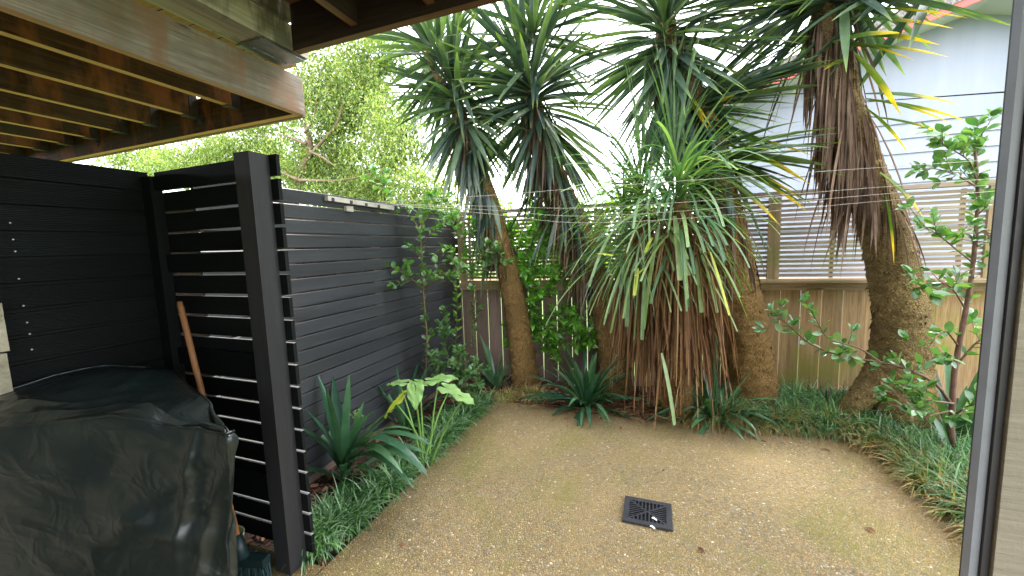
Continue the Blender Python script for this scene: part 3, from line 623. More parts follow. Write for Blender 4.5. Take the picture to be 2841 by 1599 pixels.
# A
tA,pA=yucca([(1462,1075),(1448,980),(1430,850),(1405,740),(1372,620),(1340,510),(1300,380),(1255,270)],4.0,[.17,.145,.13,.125,.115,.10,.08,.06],
 'leftmost yucca with slim ochre trunk leaning left beside the black fence',
 [(1250,225,3.9,(-.15,-.15,1),130,.84,12,155,.35),(1185,100,3.85,(-.35,-.2,.8),110,.84,10,150,.3)],
 [('g',.5,.95,110,.6,.05,.3,.07,(0,1),.7),('g',.62,.85,60,.62,.05,.22,.07,(0,1),.8),('d',.48,.95,300,.5,.018,.12,.085)],
 extra=[(1330,440,1285,590,3.95,3.9,.03),(1320,430,1260,560,3.95,3.85,.025)])
b=MB();b.tube(spline([pA[-14],at(1205,190,y=3.9),at(1185,120,y=3.87)],10),[.05]*5+[.04]*5,12,.06);b.build('limb','bark',tA)
# B
tB,pB=yucca([(1712,1110),(1702,980),(1680,860),(1645,740),(1600,620),(1550,500),(1500,360),(1462,200)],4.08,[.17,.16,.14,.12,.105,.10,.08,.06],
 'yucca with thick round head, its trunk half hidden behind the strap-leaved palm',
 [(1455,190,3.95,(-.15,-.3,1),175,.98,12,155,.28),(1475,20,4.05,(.05,.1,1),90,.92,15,140,.3)],
 [('g',.60,.95,75,.72,.052,.5,.07,(0,1),.5),('d',.42,.95,420,.6,.02,.10,.085),('d',.45,.9,140,.6,.02,.3,.09)])
# C
tC,pC=yucca([(2088,1100),(2078,1000),(2060,880),(2040,772),(2022,660),(2000,551),(1945,340),(1870,180),(1840,20)],3.98,[.235,.205,.19,.175,.165,.15,.13,.10,.08],
 'yucca with broad trunk right of the strap-leaved palm and long leaves fanning right',
 [(1832,10,3.85,(-.1,-.1,1),125,1.0,25,158,.3),(1865,-40,3.9,(.3,0,1),90,.9,20,120,.3),(1960,290,3.9,(.8,-.25,.15),60,.82,5,70,.3),(2010,440,3.85,(.9,-.3,-.1),26,.8,5,50,.3)],
 [('g',.62,.95,45,.75,.055,.4,.09,(0,1),.5),('d',.42,.95,560,.6,.024,.08,.12),('d',.45,.7,110,.55,.02,.3,.13)],
 extra=[(1930,330,2060,250,3.8,3.7,.045),(1850,200,1975,355,3.8,3.65,.05),(1870,230,1965,360,3.75,3.7,.05),(2010,450,2240,585,3.8,3.6,.055),(2010,440,2235,560,3.8,3.75,.05),(2000,380,2260,430,3.85,3.6,.055),(2010,400,2250,510,3.8,3.65,.05),(1990,480,2165,625,3.8,3.7,.045)])
# D
tD,pD=yucca([(2505,1150),(2498,1060),(2500,960),(2495,850),(2468,710),(2430,580),(2390,460),(2345,320),(2315,170),(2298,20),(2290,-80)],3.85,[.25,.205,.185,.172,.158,.147,.135,.125,.118,.112,.10],
 'rightmost and thickest yucca with a shaggy skirt of dead leaves and yellow tips',
 [(2285,-260,3.7,(-.15,-.1,1),110,1.,40,120,.3),(2290,-20,3.75,(-1,-.15,.15),75,.95,5,62,.3),(2320,-90,3.8,(.8,.1,.3),18,.8,5,50,.3)],
 [('g',.86,.99,14,.6,.055,.5,.1,(0,1),.45),('d',.56,.90,270,.62,.026,.05,.12),('d',.50,.72,190,.5,.018,.16,.13),('d',.5,.9,50,.8,.018,.32,.12)],'bark_grey',
 extra=[(2310,120,2510,90,3.6,3.45,.06),(2320,60,2645,75,3.6,3.4,.05),(2330,100,2608,122,3.6,3.45,.055),(2330,130,2632,155,3.6,3.45,.05),(2310,115,2535,165,3.6,3.5,.055),(2300,30,2685,45,3.6,3.4,.03),
  (2400,262,2665,288,3.65,3.5,.05),(2400,275,2640,340,3.6,3.5,.055),(2405,280,2695,338,3.65,3.5,.04),(2410,325,2640,375,3.6,3.5,.045),(2370,150,2500,320,3.6,3.5,.05),(2400,300,2520,425,3.6,3.5,.055),(2440,480,2560,600,3.6,3.55,.055),(2455,540,2480,730,3.6,3.6,.05),(2345,170,2285,195,3.6,3.6,.05)])
b=MB();rough(b,spline([at(2500,850,y=3.87),at(2478,960,y=3.86),at(2445,1040,y=3.84),at(2405,1090,y=3.82),at(2365,1130,y=3.80),at(2335,1190,y=3.78)],50),np.linspace(.16,.06,50),30,260);b.build('root_flare','bark_grey',tD)
# stringy bark flakes on D
# ================================================================ strap-leaved palm
PY=3.45
base=at(1885,1130,y=PY+.12);base[2]=0
pt=thing('strap_leaf_palm',base,'palm with arching cut strap leaves above a brown skirt of dead fronds','palm')
b=MB();pa=spline([base,at(1892,900,y=PY+.1),at(1890,760,y=PY+.05),at(1885,640,y=PY),at(1885,560,y=PY)],30);b.tube(pa,np.linspace(.10,.07,30),16,.05)
pb=spline([base+[-.05,.05,0],at(1820,850,y=PY+.2),at(1795,700,y=PY+.15),at(1790,600,y=PY+.12)],30);b.tube(pb,np.linspace(.09,.06,30),16,.05);b.build('trunk','bark',pt)
BL=[.5,.85,1,1,.98,.93,.9,.85]
def heads2(c,N,L,wd,prof,up,u=(0,1),a0=5,a1=95,dr=1.8):
    g=MB();q=rng.rand(N);ang=np.radians(a0+(a1-a0)*q);ph=rng.rand(N)*2*math.pi
    D=np.stack([np.cos(ph)*np.sin(ang),np.sin(ph)*np.sin(ang),np.cos(ang)],1);B=np.array(c)+np.stack([0*q,0*q,.28-.6*q],1)+D*.03
    g.blades(B,D,L*(.65+.5*rng.rand(N)),wd*(.7+.5*rng.rand(N)),9,prof,dr*(.5+.8*rng.rand(N)),.18,.6,u);return g
TP=[.6,.9,1,.9,.75,.5,.25,.02]
c1=at(1885,575,y=PY-.02);c2=at(1790,600,y=PY+.12);c3=at(1775,480,y=PY+.3)
g=heads2(c1,140,.70,.022,BL,0,a0=45,a1=125,dr=1.5);g2=heads2(c2,130,.80,.020,BL,0,a0=45,a1=130,dr=1.5);g.v+=g2.v;g.uv+=g2.uv;g.f+=[tuple(i+g.n for i in f) for f in g2.f];g.sm+=g2.sm;g.n+=g2.n;g.build('crown','strap',pt)
g=heads2(at(1778,560,y=PY+.25),130,.95,.016,TP,0,a0=0,a1=100,dr=1.3);g2=heads2(at(1870,520,y=PY+.05),130,.95,.020,TP,0,a0=0,a1=80,dr=.9);g3=heads2(at(1730,650,y=PY+.2),120,.85,.016,TP,0,a0=20,a1=110,dr=1.9)
for q in (g2,g3): g.v+=q.v;g.uv+=q.uv;g.f+=[tuple(i+g.n for i in f) for f in q.f];g.sm+=q.sm;g.n+=q.n
g.build('upper_leaves','strap_dark',pt)
g=MB()
for path,N,rad in ((pa,330,.05),(pb,240,.05)):
    s=rng.rand(N)**.8*.55;K=len(path);P=path[np.clip(((.98-s)*K).astype(int),0,K-1)];ph=rng.rand(N)*2*math.pi
    out=.3+.6*rng.rand(N);D=np.stack([np.cos(ph)*out,np.sin(ph)*out,-.45-.5*rng.rand(N)],1)
    Lf=np.minimum(P[:,2]*1.12,.7+.55*rng.rand(N));g.blades(P,D,Lf,.011+.013*rng.rand(N),8,[.9,1,.9,.8,.6,.4],2.6,.35,1.3)
N=420;P=pa[rng.randint(4,26,N)]+rng.randn(N,3)*[.13,.10,.05];ph=rng.rand(N)*6.28
D=np.stack([np.cos(ph)*.7,np.sin(ph)*.7,-.7-.5*rng.rand(N)],1);g.blades(P,D,.15+.4*rng.rand(N),.007+.01*rng.rand(N),5,[.9,1,.8,.5],1.5,.3,1.5)
g.build('dead_fronds','dead_orange',pt)
# a few long fresh straps hanging straight down in front
g=MB()
for (px,py,qx,qy,yy,wd) in ((1872,600,1885,770,3.15,.05),(1790,770,1782,935,3.1,.03),(1835,980,1868,1170,3.0,.034),(1850,640,1905,760,3.2,.05),(1940,690,1985,860,3.2,.04),(1930,700,1945,860,3.2,.035),(1620,760,1520,900,3.2,.035),(1700,640,1640,790,3.15,.04),(1960,680,2045,820,3.2,.04),(1745,770,1740,900,3.15,.035),(1830,620,1790,900,3.15,.035),(1760,700,1700,915,3.15,.035)):
    a=at(px,py,y=yy+.12);c=at(qx,qy,y=yy);L=np.linalg.norm(c-a);D=c-a;D[2]+=L*.3;g.blades([a],[D],L*1.05,wd,8,BL,.7,.12,.2,(.5,1))
g.build('hanging_straps','strap',pt)
g=MB()
for (px,py,qx,qy) in ((1810,660,1790,700),(1800,740,1762,765),(1970,700,2025,875),(1770,745,1760,820),(1655,705,1700,708)):
    g=MB();a=at(px,py,y=3.2);c=at(qx,qy,y=3.1);L=np.linalg.norm(c-a);g.blades([a],[c-a],L,.03,5,BL,.1,.2,.3);g.build('yellow_strap','lime_yellow',pt)
# ================================================================ clivias
CP=[.6,.75,.9,1,1,.98,.88,.55,.1]
def clivia(px,py,y,N,L,wd,label,lean=(0,0),a1=75,extra=None,bx=None):
    c=at(px,py,y=y);c[2]=gz(c[0],c[1])
    t=thing('clivia',c,label,'clivia','dark strap-leaved clumps in the beds')
    g=MB();q=rng.rand(N);ang=np.radians(8+(a1-8)*q);ph=rng.rand(N)*2*math.pi
    D=np.stack([np.cos(ph)*np.sin(ang)+lean[0],np.sin(ph)*np.sin(ang)+lean[1],np.cos(ang)],1)
    B=c+np.stack([np.cos(ph)*.035*rng.rand(N),np.sin(ph)*.035*rng.rand(N),.0*q],1)
    g.blades(B,D,L*(.65+.45*rng.rand(N)),wd*(.75+.4*rng.rand(N)),10,CP,(.5+1.5*q)*(.7+.6*rng.rand(N)),.16,.35)
    for (tx,ty,ty_,up) in (extra or []):
        e=at(tx,ty,y=ty_);d=e-c;L_=np.linalg.norm(d);d=d/L_+[0,0,up];g.blades([c+[0,0,.03]],[d],L_*(1+up*.13),wd,10,CP,up*1.75,.14,.15)
    g.build('leaves','clivia',t);return t,c
tk,ck=clivia(955,1330,1.98,9,.5,.062,'large clivia nearest the black post with broad upright leaves',extra=[(885,1060,2.0,.25),(925,1060,2.15,.15),(970,1052,1.95,.02),(1010,1130,1.9,.1),(832,1185,1.85,.8),(838,1175,2.,.9),(1130,1310,1.75,1.0),(1165,1195,1.85,.9),(1150,1240,1.6,.9),(1095,1140,1.9,.5),(870,1110,2.2,.4),(1170,1250,2.0,.8),(1060,1180,2.1,.4),(905,1090,1.9,.3),(1030,1150,1.8,.5),(1120,1180,1.8,.7),(1160,1275,1.75,.9),(870,1160,1.9,.7),(1090,1250,1.7,1.0)])
b=MB();q=at(985,1160,y=1.93);b.tube(spline([ck,(ck+q)/2+[.02,0,.05],q],12),.007,8);b.build('flower_stalk','lime_stalk',tk)
b=MB()
for i in range(14):
    d=sph(1,.0,1)[0];e=q+d*(.03+.02*rng.rand());b.tube([q,e],.0022,5);b.tube([e,e+d*.008,e+d*.014],[.004,.0065,.003],6)
b.build('buds','lime_stalk',tk)
clivia(1120,1170,2.7,22,.55,.045,'clivia behind the lime-leaved plant against the black fence',extra=[(1010,1000,2.8,.2),(1100,1030,2.7,.2),(1040,1080,2.5,.6),(1160,1020,2.9,.2)])
clivia(1375,1045,3.85,14,.6,.05,'small upright clivia by the palings left of the slim trunk',a1=38)
clivia(1625,1115,3.62,95,.62,.045,'dense glossy clivia between the slim trunk and the palm',a1=85)
clivia(1985,1125,3.6,26,.66,.045,'clivia with long leaves arching right beneath the broad trunk',lean=(.25,-.1),extra=[(1985,905,3.6,.02),(1972,960,3.6,.02),(2150,1110,3.4,.7),(2090,1190,3.2,.8),(2160,1185,3.4,.9),(1925,1175,3.3,.9),(1920,1200,3.2,.6),(2130,1150,3.5,.6)])
clivia(2655,1130,3.75,55,.62,.05,'dark clivia behind the right shrub near the grey trim',a1=80)
clivia(2665,1230,3.3,16,.38,.05,'low clivia below the right shrub beside the grey trim',a1=85)
# ================================================================ mondo grass
def mondo(name,poly,N,L,mat,label,h=.0,dirb=(0,0),wd=.009,droop=2.2,urange=(0,1)):
    g=MB();cl=[]
    poly=np.array(poly,float)
    seg=np.linalg.norm(poly[1:,:2]-poly[:-1,:2],axis=1);cum=np.concatenate([[0],np.cumsum(seg)])
    nc=N//22;s=rng.rand(nc)*cum[-1];i=np.clip(np.searchsorted(cum,s)-1,0,len(seg)-1);f=((s-cum[i])/seg[i])[:,None]
    P=poly[i]*(1-f)+poly[i+1]*f;tan=(poly[i+1,:2]-poly[i,:2])/seg[i][:,None];nor=np.stack([-tan[:,1],tan[:,0]],1)
    off=(rng.rand(nc)-.5)[:,None]*P[:,2:3];C=P[:,:2]+nor*off
    Cx=np.repeat(C,22,0)+rng.randn(nc*22,2)*.018;n_=len(Cx)
    z=gz(Cx[:,0],Cx[:,1])+h*rng.rand(n_)
    ph=rng.rand(n_)*2*math.pi;o_=.25+.75*rng.rand(n_)
    D=np.stack([np.cos(ph)*o_+dirb[0],np.sin(ph)*o_+dirb[1],.9+.4*rng.rand(n_)],1)
    g.blades(np.concatenate([Cx,z[:,None]],1),D,L*(.6+.6*rng.rand(n_)),wd*(.7+.6*rng.rand(n_)),5,[.8,1,.9,.7,.4,.05],droop*(.5+.8*rng.rand(n_)),.2,.6,urange)
    return tag(g.build(name,M[mat]),label,'grass',kind='stuff')
mondo('mondo_grass',[(-1.70,1.40,.08),(-1.72,1.6,.20),(-1.68,1.9,.16),(-1.66,2.4,.14),(-1.68,3.0,.15),(-1.64,3.5,.15)],3900,.22,'mondo','dark mondo grass edging the left bed beside the patio',dirb=(.08,-.1))
mondo('mondo_grass',[(-1.62,3.55,.2),(-1.35,3.68,.2),(-1.1,3.72,.15)],900,.17,'mondo_dry','dry brownish mondo grass at the foot of the slim trunk')
mondo('mondo_grass',[(.15,3.68,.16),(.6,3.76,.34),(1.1,3.85,.5),(1.6,3.82,.46),(1.78,3.45,.36),(1.78,2.9,.36),(1.8,2.2,.36)],19000,.23,'mondo','thick dark mondo grass curving along the right bed edge',h=.04,dirb=(-.12,-.2))
mondo('mondo_grass_edge',[(.2,3.58,.1),(.7,3.6,.12),(1.2,3.68,.14),(1.5,3.62,.16),(1.62,3.25,.2),(1.62,2.8,.2),(1.66,2.2,.2)],5200,.22,'mondo_dry','straw-tipped mondo grass spilling over the patio on the right',h=.03,dirb=(-.35,-.35),droop=2.6)
# ================================================================ mulch and litter
def scatter(name,N,region,size,mat,label,cat,zl=.01,asp=.45,long=False):
    g=MB();B=region(N);N=len(B);ph=rng.rand(N)*2*math.pi;D=np.stack([np.cos(ph),np.sin(ph),rng.randn(N)*.25],1)
    B=np.concatenate([B,(gz(B[:,0],B[:,1])+zl*(.4+rng.rand(N)))[:,None]],1);L=size*(.4+rng.rand(N))
    g.blades(B,D,L,L*asp,1 if not long else 3,[.8,1] if not long else [1,1,.6],.1,.1,1.2);return tag(g.build(name,M[mat]),label,cat,kind='stuff')
def inbed(N):
    P=np.stack([-2.2+4.9*rng.rand(N),1.35+2.85*rng.rand(N)],1);k=((P[:,0]<-1.55)|(P[:,1]>3.54)|(P[:,0]>1.56));return P[k]
scatter('bark_mulch',16000,inbed,.035,'chips','reddish brown bark mulch covering the garden beds','mulch',.015,.5)
def under(N): return np.stack([.0+.55*rng.randn(N)*.8-.1,3.62+.2*rng.randn(N)*.6],1)
def under2(N):
    P=under(N);return P[(P[:,1]>3.46)&(P[:,1]<4.1)]
scatter('frond_litter',1600,under2,.16,'dead_orange','thin brown fallen frond pieces at the palm foot','leaf litter',.03,.035,True)
def onpat(N): 
    P=np.stack([-1.5+3.*rng.rand(N),3.52-abs(rng.randn(N))*.12],1);return P
scatter('patio_debris',160,onpat,.03,'litter','dry leaf crumbs along the back edge of the patio','leaf litter',.03,.4)
for px,py,sz,lb in ((1124,1513,.035,'curled reddish dry leaf lying alone on the lower left patio'),(1935,1520,.045,'pale grey dry leaf on the patio just below the drain grate'),(1632,1190,.03,'small red-brown leaf on the patio near the palm'),(2237,1265,.022,'tiny brown leaf on the right side of the patio'),(1845,1305,.025,'small brown leaf on the patio above the drain grate'),(2398,1465,.05,'thin straw-coloured blade lying on the patio towards the right')):
    p=at(px,py,z=.008);g=MB();a=rng.rand()*6.28;g.blades([p],[(math.cos(a),math.sin(a),.25)],sz,sz*.45,5,[.1,.7,1,.8,.1],.5,.4,.5);tag(g.build('fallen_leaf',M['litter']),lb,'leaf','fallen leaves on the patio')
for px,py,lb in ((1808,1438,'white petal on the drain grate bars'),(1803,1461,'pair of white petals on the lower edge of the drain grate')):
    p=at(px,py,z=.0215);g=MB();g.blades([p,p+[.01,0,0]],[(1,.3,.1),(.8,-.5,.1)],.02,.014,4,[.3,1,1,.3],.3,.2,.1);tag(g.build('petal',M['petal']),lb,'petal','petals on the grate')
# blade lying over the patio edge
t=at(1930,1195,z=.01);a=at(1990,1110,y=3.62);g=MB();d=t-a;g.blades([a],[d+[0,0,.25]],np.linalg.norm(d)*1.08,.03,8,CP,.9,.15,.1);tag(g.build('fallen_strap_leaf',M['strap']),'long green strap leaf drooping onto the patio edge','leaf')
# ================================================================ round-leaved shrubs
RP=[.12,.62,.95,1,.72,.1]
def leafalong(g,path,sp,size,rng_out=.6,start=.15,tipn=5,prof=RP,asp=.62,up=.35):
    path=np.array(path);seg=np.linalg.norm(path[1:]-path[:-1],axis=1);Lt=seg.sum();cum=np.concatenate([[0],np.cumsum(seg)])
    s=start*Lt;B=[];D=[]
    while s<Lt:
        i=min(np.searchsorted(cum,s)-1,len(seg)-1);i=max(i,0);p=path[i]+(path[i+1]-path[i])*((s-cum[i])/seg[i]);tn=unit(path[i+1]-path[i])
        for k in range(2):
            o_=unit(np.cross(tn,rng.randn(3)));B.append(p+o_*.004);D.append(unit(o_+tn*.5+[0,0,up]))
        s+=sp*(.6+.8*rng.rand())
    tn=unit(path[-1]-path[-2])
    for k in range(tipn):
        o_=unit(np.cross(tn,rng.randn(3)));B.append(path[-1]);D.append(unit(o_*rng_out+tn*.7))
    n_=len(B);L=size*(.6+.6*rng.rand(n_));g.blades(B,D,L,L*asp,5,prof,.4*rng.rand(n_),.12,.9)
def shrub(name,label,cat,stems,leafmat,stemmat='stem',size=.05,sp=.03,seed=None,twigs=2,asp=.62,prof=RP,grp=None):
    """stems: list of (pixel path, y values, r0, r1, leafstart, ntwigs)"""
    first=at(*stems[0][0][0],y=stems[0][1][0]);t=thing(name,(first[0],first[1],float(gz(first[0],first[1]))),label,cat,grp)
    s_=MB();g=MB()
    for pix,ys,r0,r1,ls,nt_ in stems:
        yy=np.interp(np.linspace(0,1,len(pix)),np.linspace(0,1,len(ys)),ys)
        p=spline([at(px,py,y=y) for (px,py),y in zip(pix,yy)],22);s_.tube(p,np.linspace(r0,r1,22),8,.08)
        leafalong(g,p,sp,size,start=ls,asp=asp,prof=prof)
        for k in range(nt_):
            i=int(22*(ls+(1-ls)*rng.rand())) if ls<.95 else 20;i=min(i,20);d=unit(unit(p[i+1]-p[i])*.6+rng.randn(3)*.6+[0,0,.25]);L=.06+.14*rng.rand()
            q=spline([p[i],p[i]+d*L*.5+[0,0,-.005],p[i]+d*L+[0,0,.01]],6);s_.tube(q,np.linspace(.003,.0015,6),5);leafalong(g,q,sp,size,start=.3,asp=asp,prof=prof,tipn=4)
    s_.build('stem',stemmat,t);g.build('leaves',leafmat,t);return t
shrub('round_leaf_shrub','slender round-leaved sapling in front of the black fence','shrub',[
 ([(1180,1060),(1185,950),(1178,860),(1172,770),(1170,700),(1165,640)],[3.0],.010,.006,.05,6),
 ([(1165,640),(1140,600),(1115,565),(1080,535),(1065,515)],[3.0,2.9],.005,.002,.2,4),
 ([(1167,640),(1172,600),(1185,560),(1190,545)],[3.0],.004,.002,.3,3),
 ([(1172,680),(1200,645),(1235,625),(1262,610)],[3.0,2.9],.004,.002,.3,4),
 ([(1178,805),(1150,780),(1110,755),(1075,735)],[3.0,2.85],.004,.002,.35,4),
 ([(1180,800),(1205,775),(1230,760),(1250,765)],[3.0,2.9],.004,.002,.35,4),
 ([(1168,630),(1190,600),(1215,580),(1230,560)],[3.0,3.05],.004,.002,.3,3)],'round',size=.062,sp=.05)
shrub('small_leaf_shrub','low grey-green round-leaved shrub behind the lime-leaved plant','shrub',[
 ([(1300,1110),(1290,1060),(1280,1030),(1265,1000)],[3.2,3.1],.006,.002,.1,9),
 ([(1300,1110),(1320,1070),(1325,1040),(1330,1020)],[3.2],.005,.002,.1,8),
 ([(1300,1110),(1245,1080),(1215,1030),(1195,990)],[3.2,3.0],.005,.002,.1,9),
 ([(1290,1100),(1250,1010),(1235,950),(1240,900)],[3.2],.005,.002,.1,8)],'round_dark',size=.06,sp=.02)
shrub('round_leaf_shrub','thin round-leaved sapling in the far left corner by the palings','shrub',[
 ([(1312,1020),(1314,900),(1312,800),(1312,740),(1310,680)],[3.85],.009,.004,.15,6),
 ([(1312,740),(1340,710),(1370,690),(1400,720)],[3.85,3.7],.004,.002,.2,5),
 ([(1312,700),(1285,670),(1262,640),(1250,610)],[3.85,3.8],.004,.002,.2,5),
 ([(1312,770),(1280,745),(1250,720)],[3.85,3.7],.004,.002,.2,4),
 ([(1310,690),(1315,650),(1320,620)],[3.85],.004,.002,.2,5),
 ([(1312,760),(1345,745),(1370,720),(1385,700)],[3.85,3.8],.004,.002,.2,4)],'round',size=.064,sp=.048)
NP=[.1,.8,1,.7,.35,.04]
shrub('nandina','slim stem of paired narrow leaves in the black fence corner','shrub',[
 ([(1262,1000),(1266,930),(1268,850),(1262,760),(1250,690)],[3.75],.004,.002,.1,0),
 ([(1262,700),(1245,690),(1225,690),(1205,705)],[3.7,3.5],.003,.0015,.05,0)],'vine',size=.085,sp=.045,asp=.42,prof=NP)
vn=[]
for (x0_,y0_,x1_,y1_,x2_,y2_) in ((1560,1010,1480,900,1470,780),(1470,800,1500,700,1480,600),(1480,700,1430,680,1410,640),(1490,700,1540,690,1590,720),(1480,760,1530,750,1560,770),(1500,640,1500,590,1490,560),(1480,800,1460,850,1480,900),(1480,720,1450,760,1420,770),(1500,900,1530,930,1600,900),(1490,860,1450,900,1420,940),(1530,880,1570,880,1600,930),(1500,680,1440,720,1440,820),(1540,700,1520,640,1500,610),(1560,950,1600,960,1640,920),(1490,830,1520,800,1540,760)):
    vn.append(([(x0_,y0_),(x1_,y1_),(x2_,y2_)],[4.12,4.11,4.05],.004,.002,.02,14))
shrub('climbing_vine','bright green leafy climber spreading right of the slim trunk','climbing plant',vn,'vine','twig',size=.082,sp=.03,asp=.5,prof=NP)
shrub('round_leaf_shrub','tall round-leaved shrub beside the grey trim with a long branch reaching left','shrub',[
 ([(2638,1240),(2640,1150),(2650,1020),(2672,900),(2692,790),(2705,680),(2712,560),(2710,470),(2702,400)],[3.35],.019,.007,.35,8),
 ([(2645,1130),(2590,1060),(2500,1020),(2440,1005),(2340,990),(2250,955),(2190,905),(2155,875)],[3.35,3.2,3.1],.011,.003,.2,9),
 ([(2440,1003),(2380,965),(2300,940),(2260,880),(2235,840)],[3.15,3.05],.006,.002,.3,4),
 ([(2645,1120),(2570,1110),(2520,1095),(2450,1085)],[3.3,3.0],.007,.002,.3,6),
 ([(2710,520),(2660,490),(2600,470),(2545,470)],[3.35,3.2],.005,.002,.3,5),
 ([(2710,500),(2690,450),(2650,420),(2610,400)],[3.35,3.2],.005,.002,.3,5),
 ([(2705,440),(2720,400),(2722,370)],[3.35],.005,.002,.2,4),
 ([(2700,730),(2650,690),(2600,650),(2560,630)],[3.35,3.2],.005,.002,.3,5),
 ([(2680,860),(2640,800),(2590,780),(2545,800)],[3.35,3.2],.005,.002,.3,4),
 ([(2650,1020),(2700,960),(2740,930),(2760,900)],[3.35,3.3],.008,.003,.3,4),
 ([(2660,960),(2620,920),(2580,960),(2590,1000)],[3.35,3.1],.006,.002,.3,4),
 ([(2640,1160),(2680,1130),(2720,1120)],[3.35,3.1],.007,.002,.2,4),
 ([(2708,600),(2740,570),(2750,540)],[3.35,3.3],.005,.002,.2,4),
 ([(2700,660),(2735,640),(2750,700)],[3.35,3.3],.005,.002,.2,4),
 ([(2640,1140),(2580,1150),(2560,1130),(2530,1140)],[3.35,3.05],.006,.002,.3,4)],'round_dark',size=.066,sp=.06)
# ================================================================ lime-leaved arum
ac=at(1170,1215,y=2.28);ac[2]=-.01
am=thing('lime_arum',ac,'plant with big wavy lime-green arrow leaves over the left bed','arum plant')
def bigleaf(c,tip,size,mat,side=None,lab=None,wav=.07):
    c=np.array(c,float);ax=unit(np.array(tip)-c);up=unit(np.array([rng.randn()*.2,-.12,1.]));sd_=unit(np.cross(ax,up));up=np.cross(sd_,ax)
    if side is not None: sd_=unit(side);up=unit(np.cross(sd_,ax))
    nu,nv=16,13;V=[];U=[]
    for i in range(nu):
        t=i/(nu-1) # from back lobes to tip
        wdt=np.interp(t,[0,.12,.3,.5,.75,1],[.30,.62,.74,.62,.36,.0])
        for j in range(nv):
            s=(j/(nv-1)-.5)*2;lobe=-.42*(1-t)**2*abs(s)**1.0
            if t<.25: pass
            x=(t-.28)*1.1+lobe*1.0;
            if abs(s)<.15 and t<.28: x=max(x,-.02)
            y=s*wdt*.62;z=.10*abs(s)-.28*max(t-.3,0)**2*1.2-.10*abs(s)**2+wav*math.sin(s*abs(s)*5+t*17)*abs(s)**1.5
            V.append(c+(ax*x+sd_*y+up*z)*size);U.append((rng.rand()*0+.5,t))
    g=MB();g.add(V,[(i*nv+j,i*nv+j+1,(i+1)*nv+j+1,(i+1)*nv+j) for i in range(nu-1) for j in range(nv-1)],U,True);ob=g.build('leaf',mat,am)
    if lab: ob['label']=lab
st=MB()
for (cx_,cy_,tx,ty,yc,yt,sz,mt,lb) in ((1218,1052,1310,1024,2.62,2.66,.20,'lime',None),(1152,1092,1150,1160,2.2,2.12,.135,'lime',None),(1108,1062,1045,1052,2.6,2.55,.14,'lime',None),(1165,1062,1195,1060,2.75,2.75,.10,'lime',None),(1098,1118,1035,1165,2.22,2.15,.17,'lime_yellow','yellowing wavy leaf'),(1248,1080,1320,1092,2.5,2.45,.15,'lime',None),(1288,1104,1345,1118,2.3,2.25,.12,'lime',None)):
    c=at(cx_,cy_,y=yc);tp_=at(tx,ty,y=yt);tp_[2]-=.03;bigleaf(c,tp_,sz,mt,lab=lb);b0=ac+[rng.randn()*.03,rng.randn()*.03,0];st.tube(spline([b0,(b0*.45+c*.55)+[0,0,.05],c],10),np.linspace(.009,.005,10),8)
st.build('stalks','lime_stalk',am)
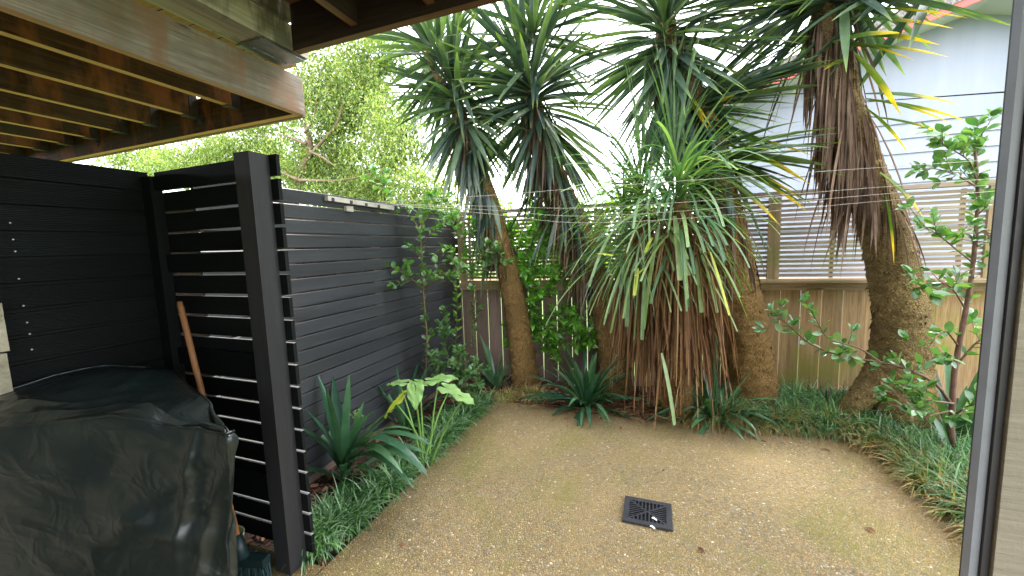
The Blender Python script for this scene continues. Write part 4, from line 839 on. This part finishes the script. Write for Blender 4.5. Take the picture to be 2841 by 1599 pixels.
# ================================================================ gum tree and greenery beyond the fence
def cloud(N,blobs,size,asp,mat,parent,name,down=.6,cl=.16):
    g=MB();tot=sum(b_[3]*b_[4]*b_[5] for b_ in blobs)
    for (x,y,z,rx,ry,rz) in blobs:
        n_=int(N*rx*ry*rz/tot);nc=max(4,n_//45);d=sph(nc)*(rng.rand(nc)**.42)[:,None];C=np.array([x,y,z])+d*[rx,ry,rz]
        P=np.repeat(C,45,0)+rng.randn(nc*45,3)*cl;m=len(P);D=sph(m);D[:,2]-=down;L=size*(.6+.8*rng.rand(m))
        g.blades(P,D,L,L*asp,2,[.2,1,.1],.3,.15,1.5)
    return g.build(name,mat,parent)
gt=thing('gum_tree',(-5.2,9.5,0),'tall pale green gum tree with drooping leaves beyond the black fence','tree')
G=lambda px,py,y:at(px,py,y=y)
blobs=[];
for px,py,rx,rz in ((950,170,1.3,1.0),(900,330,1.5,1.0),(1060,420,1.1,.9),(1150,520,.9,.6),(800,480,1.5,.8),(950,520,1.6,.7),(560,430,1.8,.8),(350,440,1.6,.8),(870,240,1.0,1.0),(990,250,.8,.9),(700,400,1.2,.8),(480,470,1.5,.6),(1120,590,1.2,.4),(900,600,2.,.5),(1000,90,.9,.5),(1080,330,.6,.8),(900,450,1.3,.9),(700,300,.8,.8),(620,480,1.4,.7),(1010,560,1.2,.6),(1180,600,.9,.5)):
    c=G(px,py,9.3+rng.rand()*.8);blobs.append((*c,rx,.9,rz))
cloud(78000,blobs,.09,.42,'gum',gt,'crown')
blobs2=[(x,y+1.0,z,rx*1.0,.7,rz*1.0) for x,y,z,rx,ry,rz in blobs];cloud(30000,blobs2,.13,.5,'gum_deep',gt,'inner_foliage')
b=MB();tb=at(800,700,y=9.8);tb[2]=-.05
b.tube(spline([tb,at(810,620,y=9.8),at(830,500,y=9.6),at(860,420,y=9.4),at(850,360,y=9.3),at(830,330,y=9.2)],26),np.linspace(.2,.03,26),12,.06)
for a in ((( 860,420),(900,440),(940,470)),((845,370),(870,330),(880,260)),((850,400),(800,380),(760,370)),((830,500),(760,470),(700,450)),((860,430),(930,350),(950,290)),((830,500),(950,500),(1080,470))):
    q=[at(*p_,y=9.15) for p_ in a];b.tube(spline(q,12),np.linspace(.045,.012,12),8,.05)
b.build('trunk','gum_wood',gt)
for px,py,yy,rx,rz,lb in ((1400,620,5.3,.55,.55,'yellow-green bush seen through the trellis above the slim trunk'),(1560,620,5.6,.6,.5,'yellow-green bush seen through the trellis behind the palm'),(1750,610,5.4,.45,.42,'low yellow-green bush glimpsed behind the palm leaves')):
    c=at(px,py,y=yy);t=thing('garden_bush',(c[0],c[1],-.05),lb,'bush','bushes beyond the back fence')
    cloud(2600,[(c[0],c[1],c[2]-.05,rx,.35,rz),(c[0]-.2,c[1],c[2]-.6,rx,.35,rz)],.075,.5,'hedge',t,'crown',.2,.1)
    b=MB();b.tube([(c[0],c[1],-.05),(c[0]+.03,c[1],.6),(c[0],c[1],c[2])],[.03,.025,.015],8,.05);b.build('trunk','gum_wood',t)
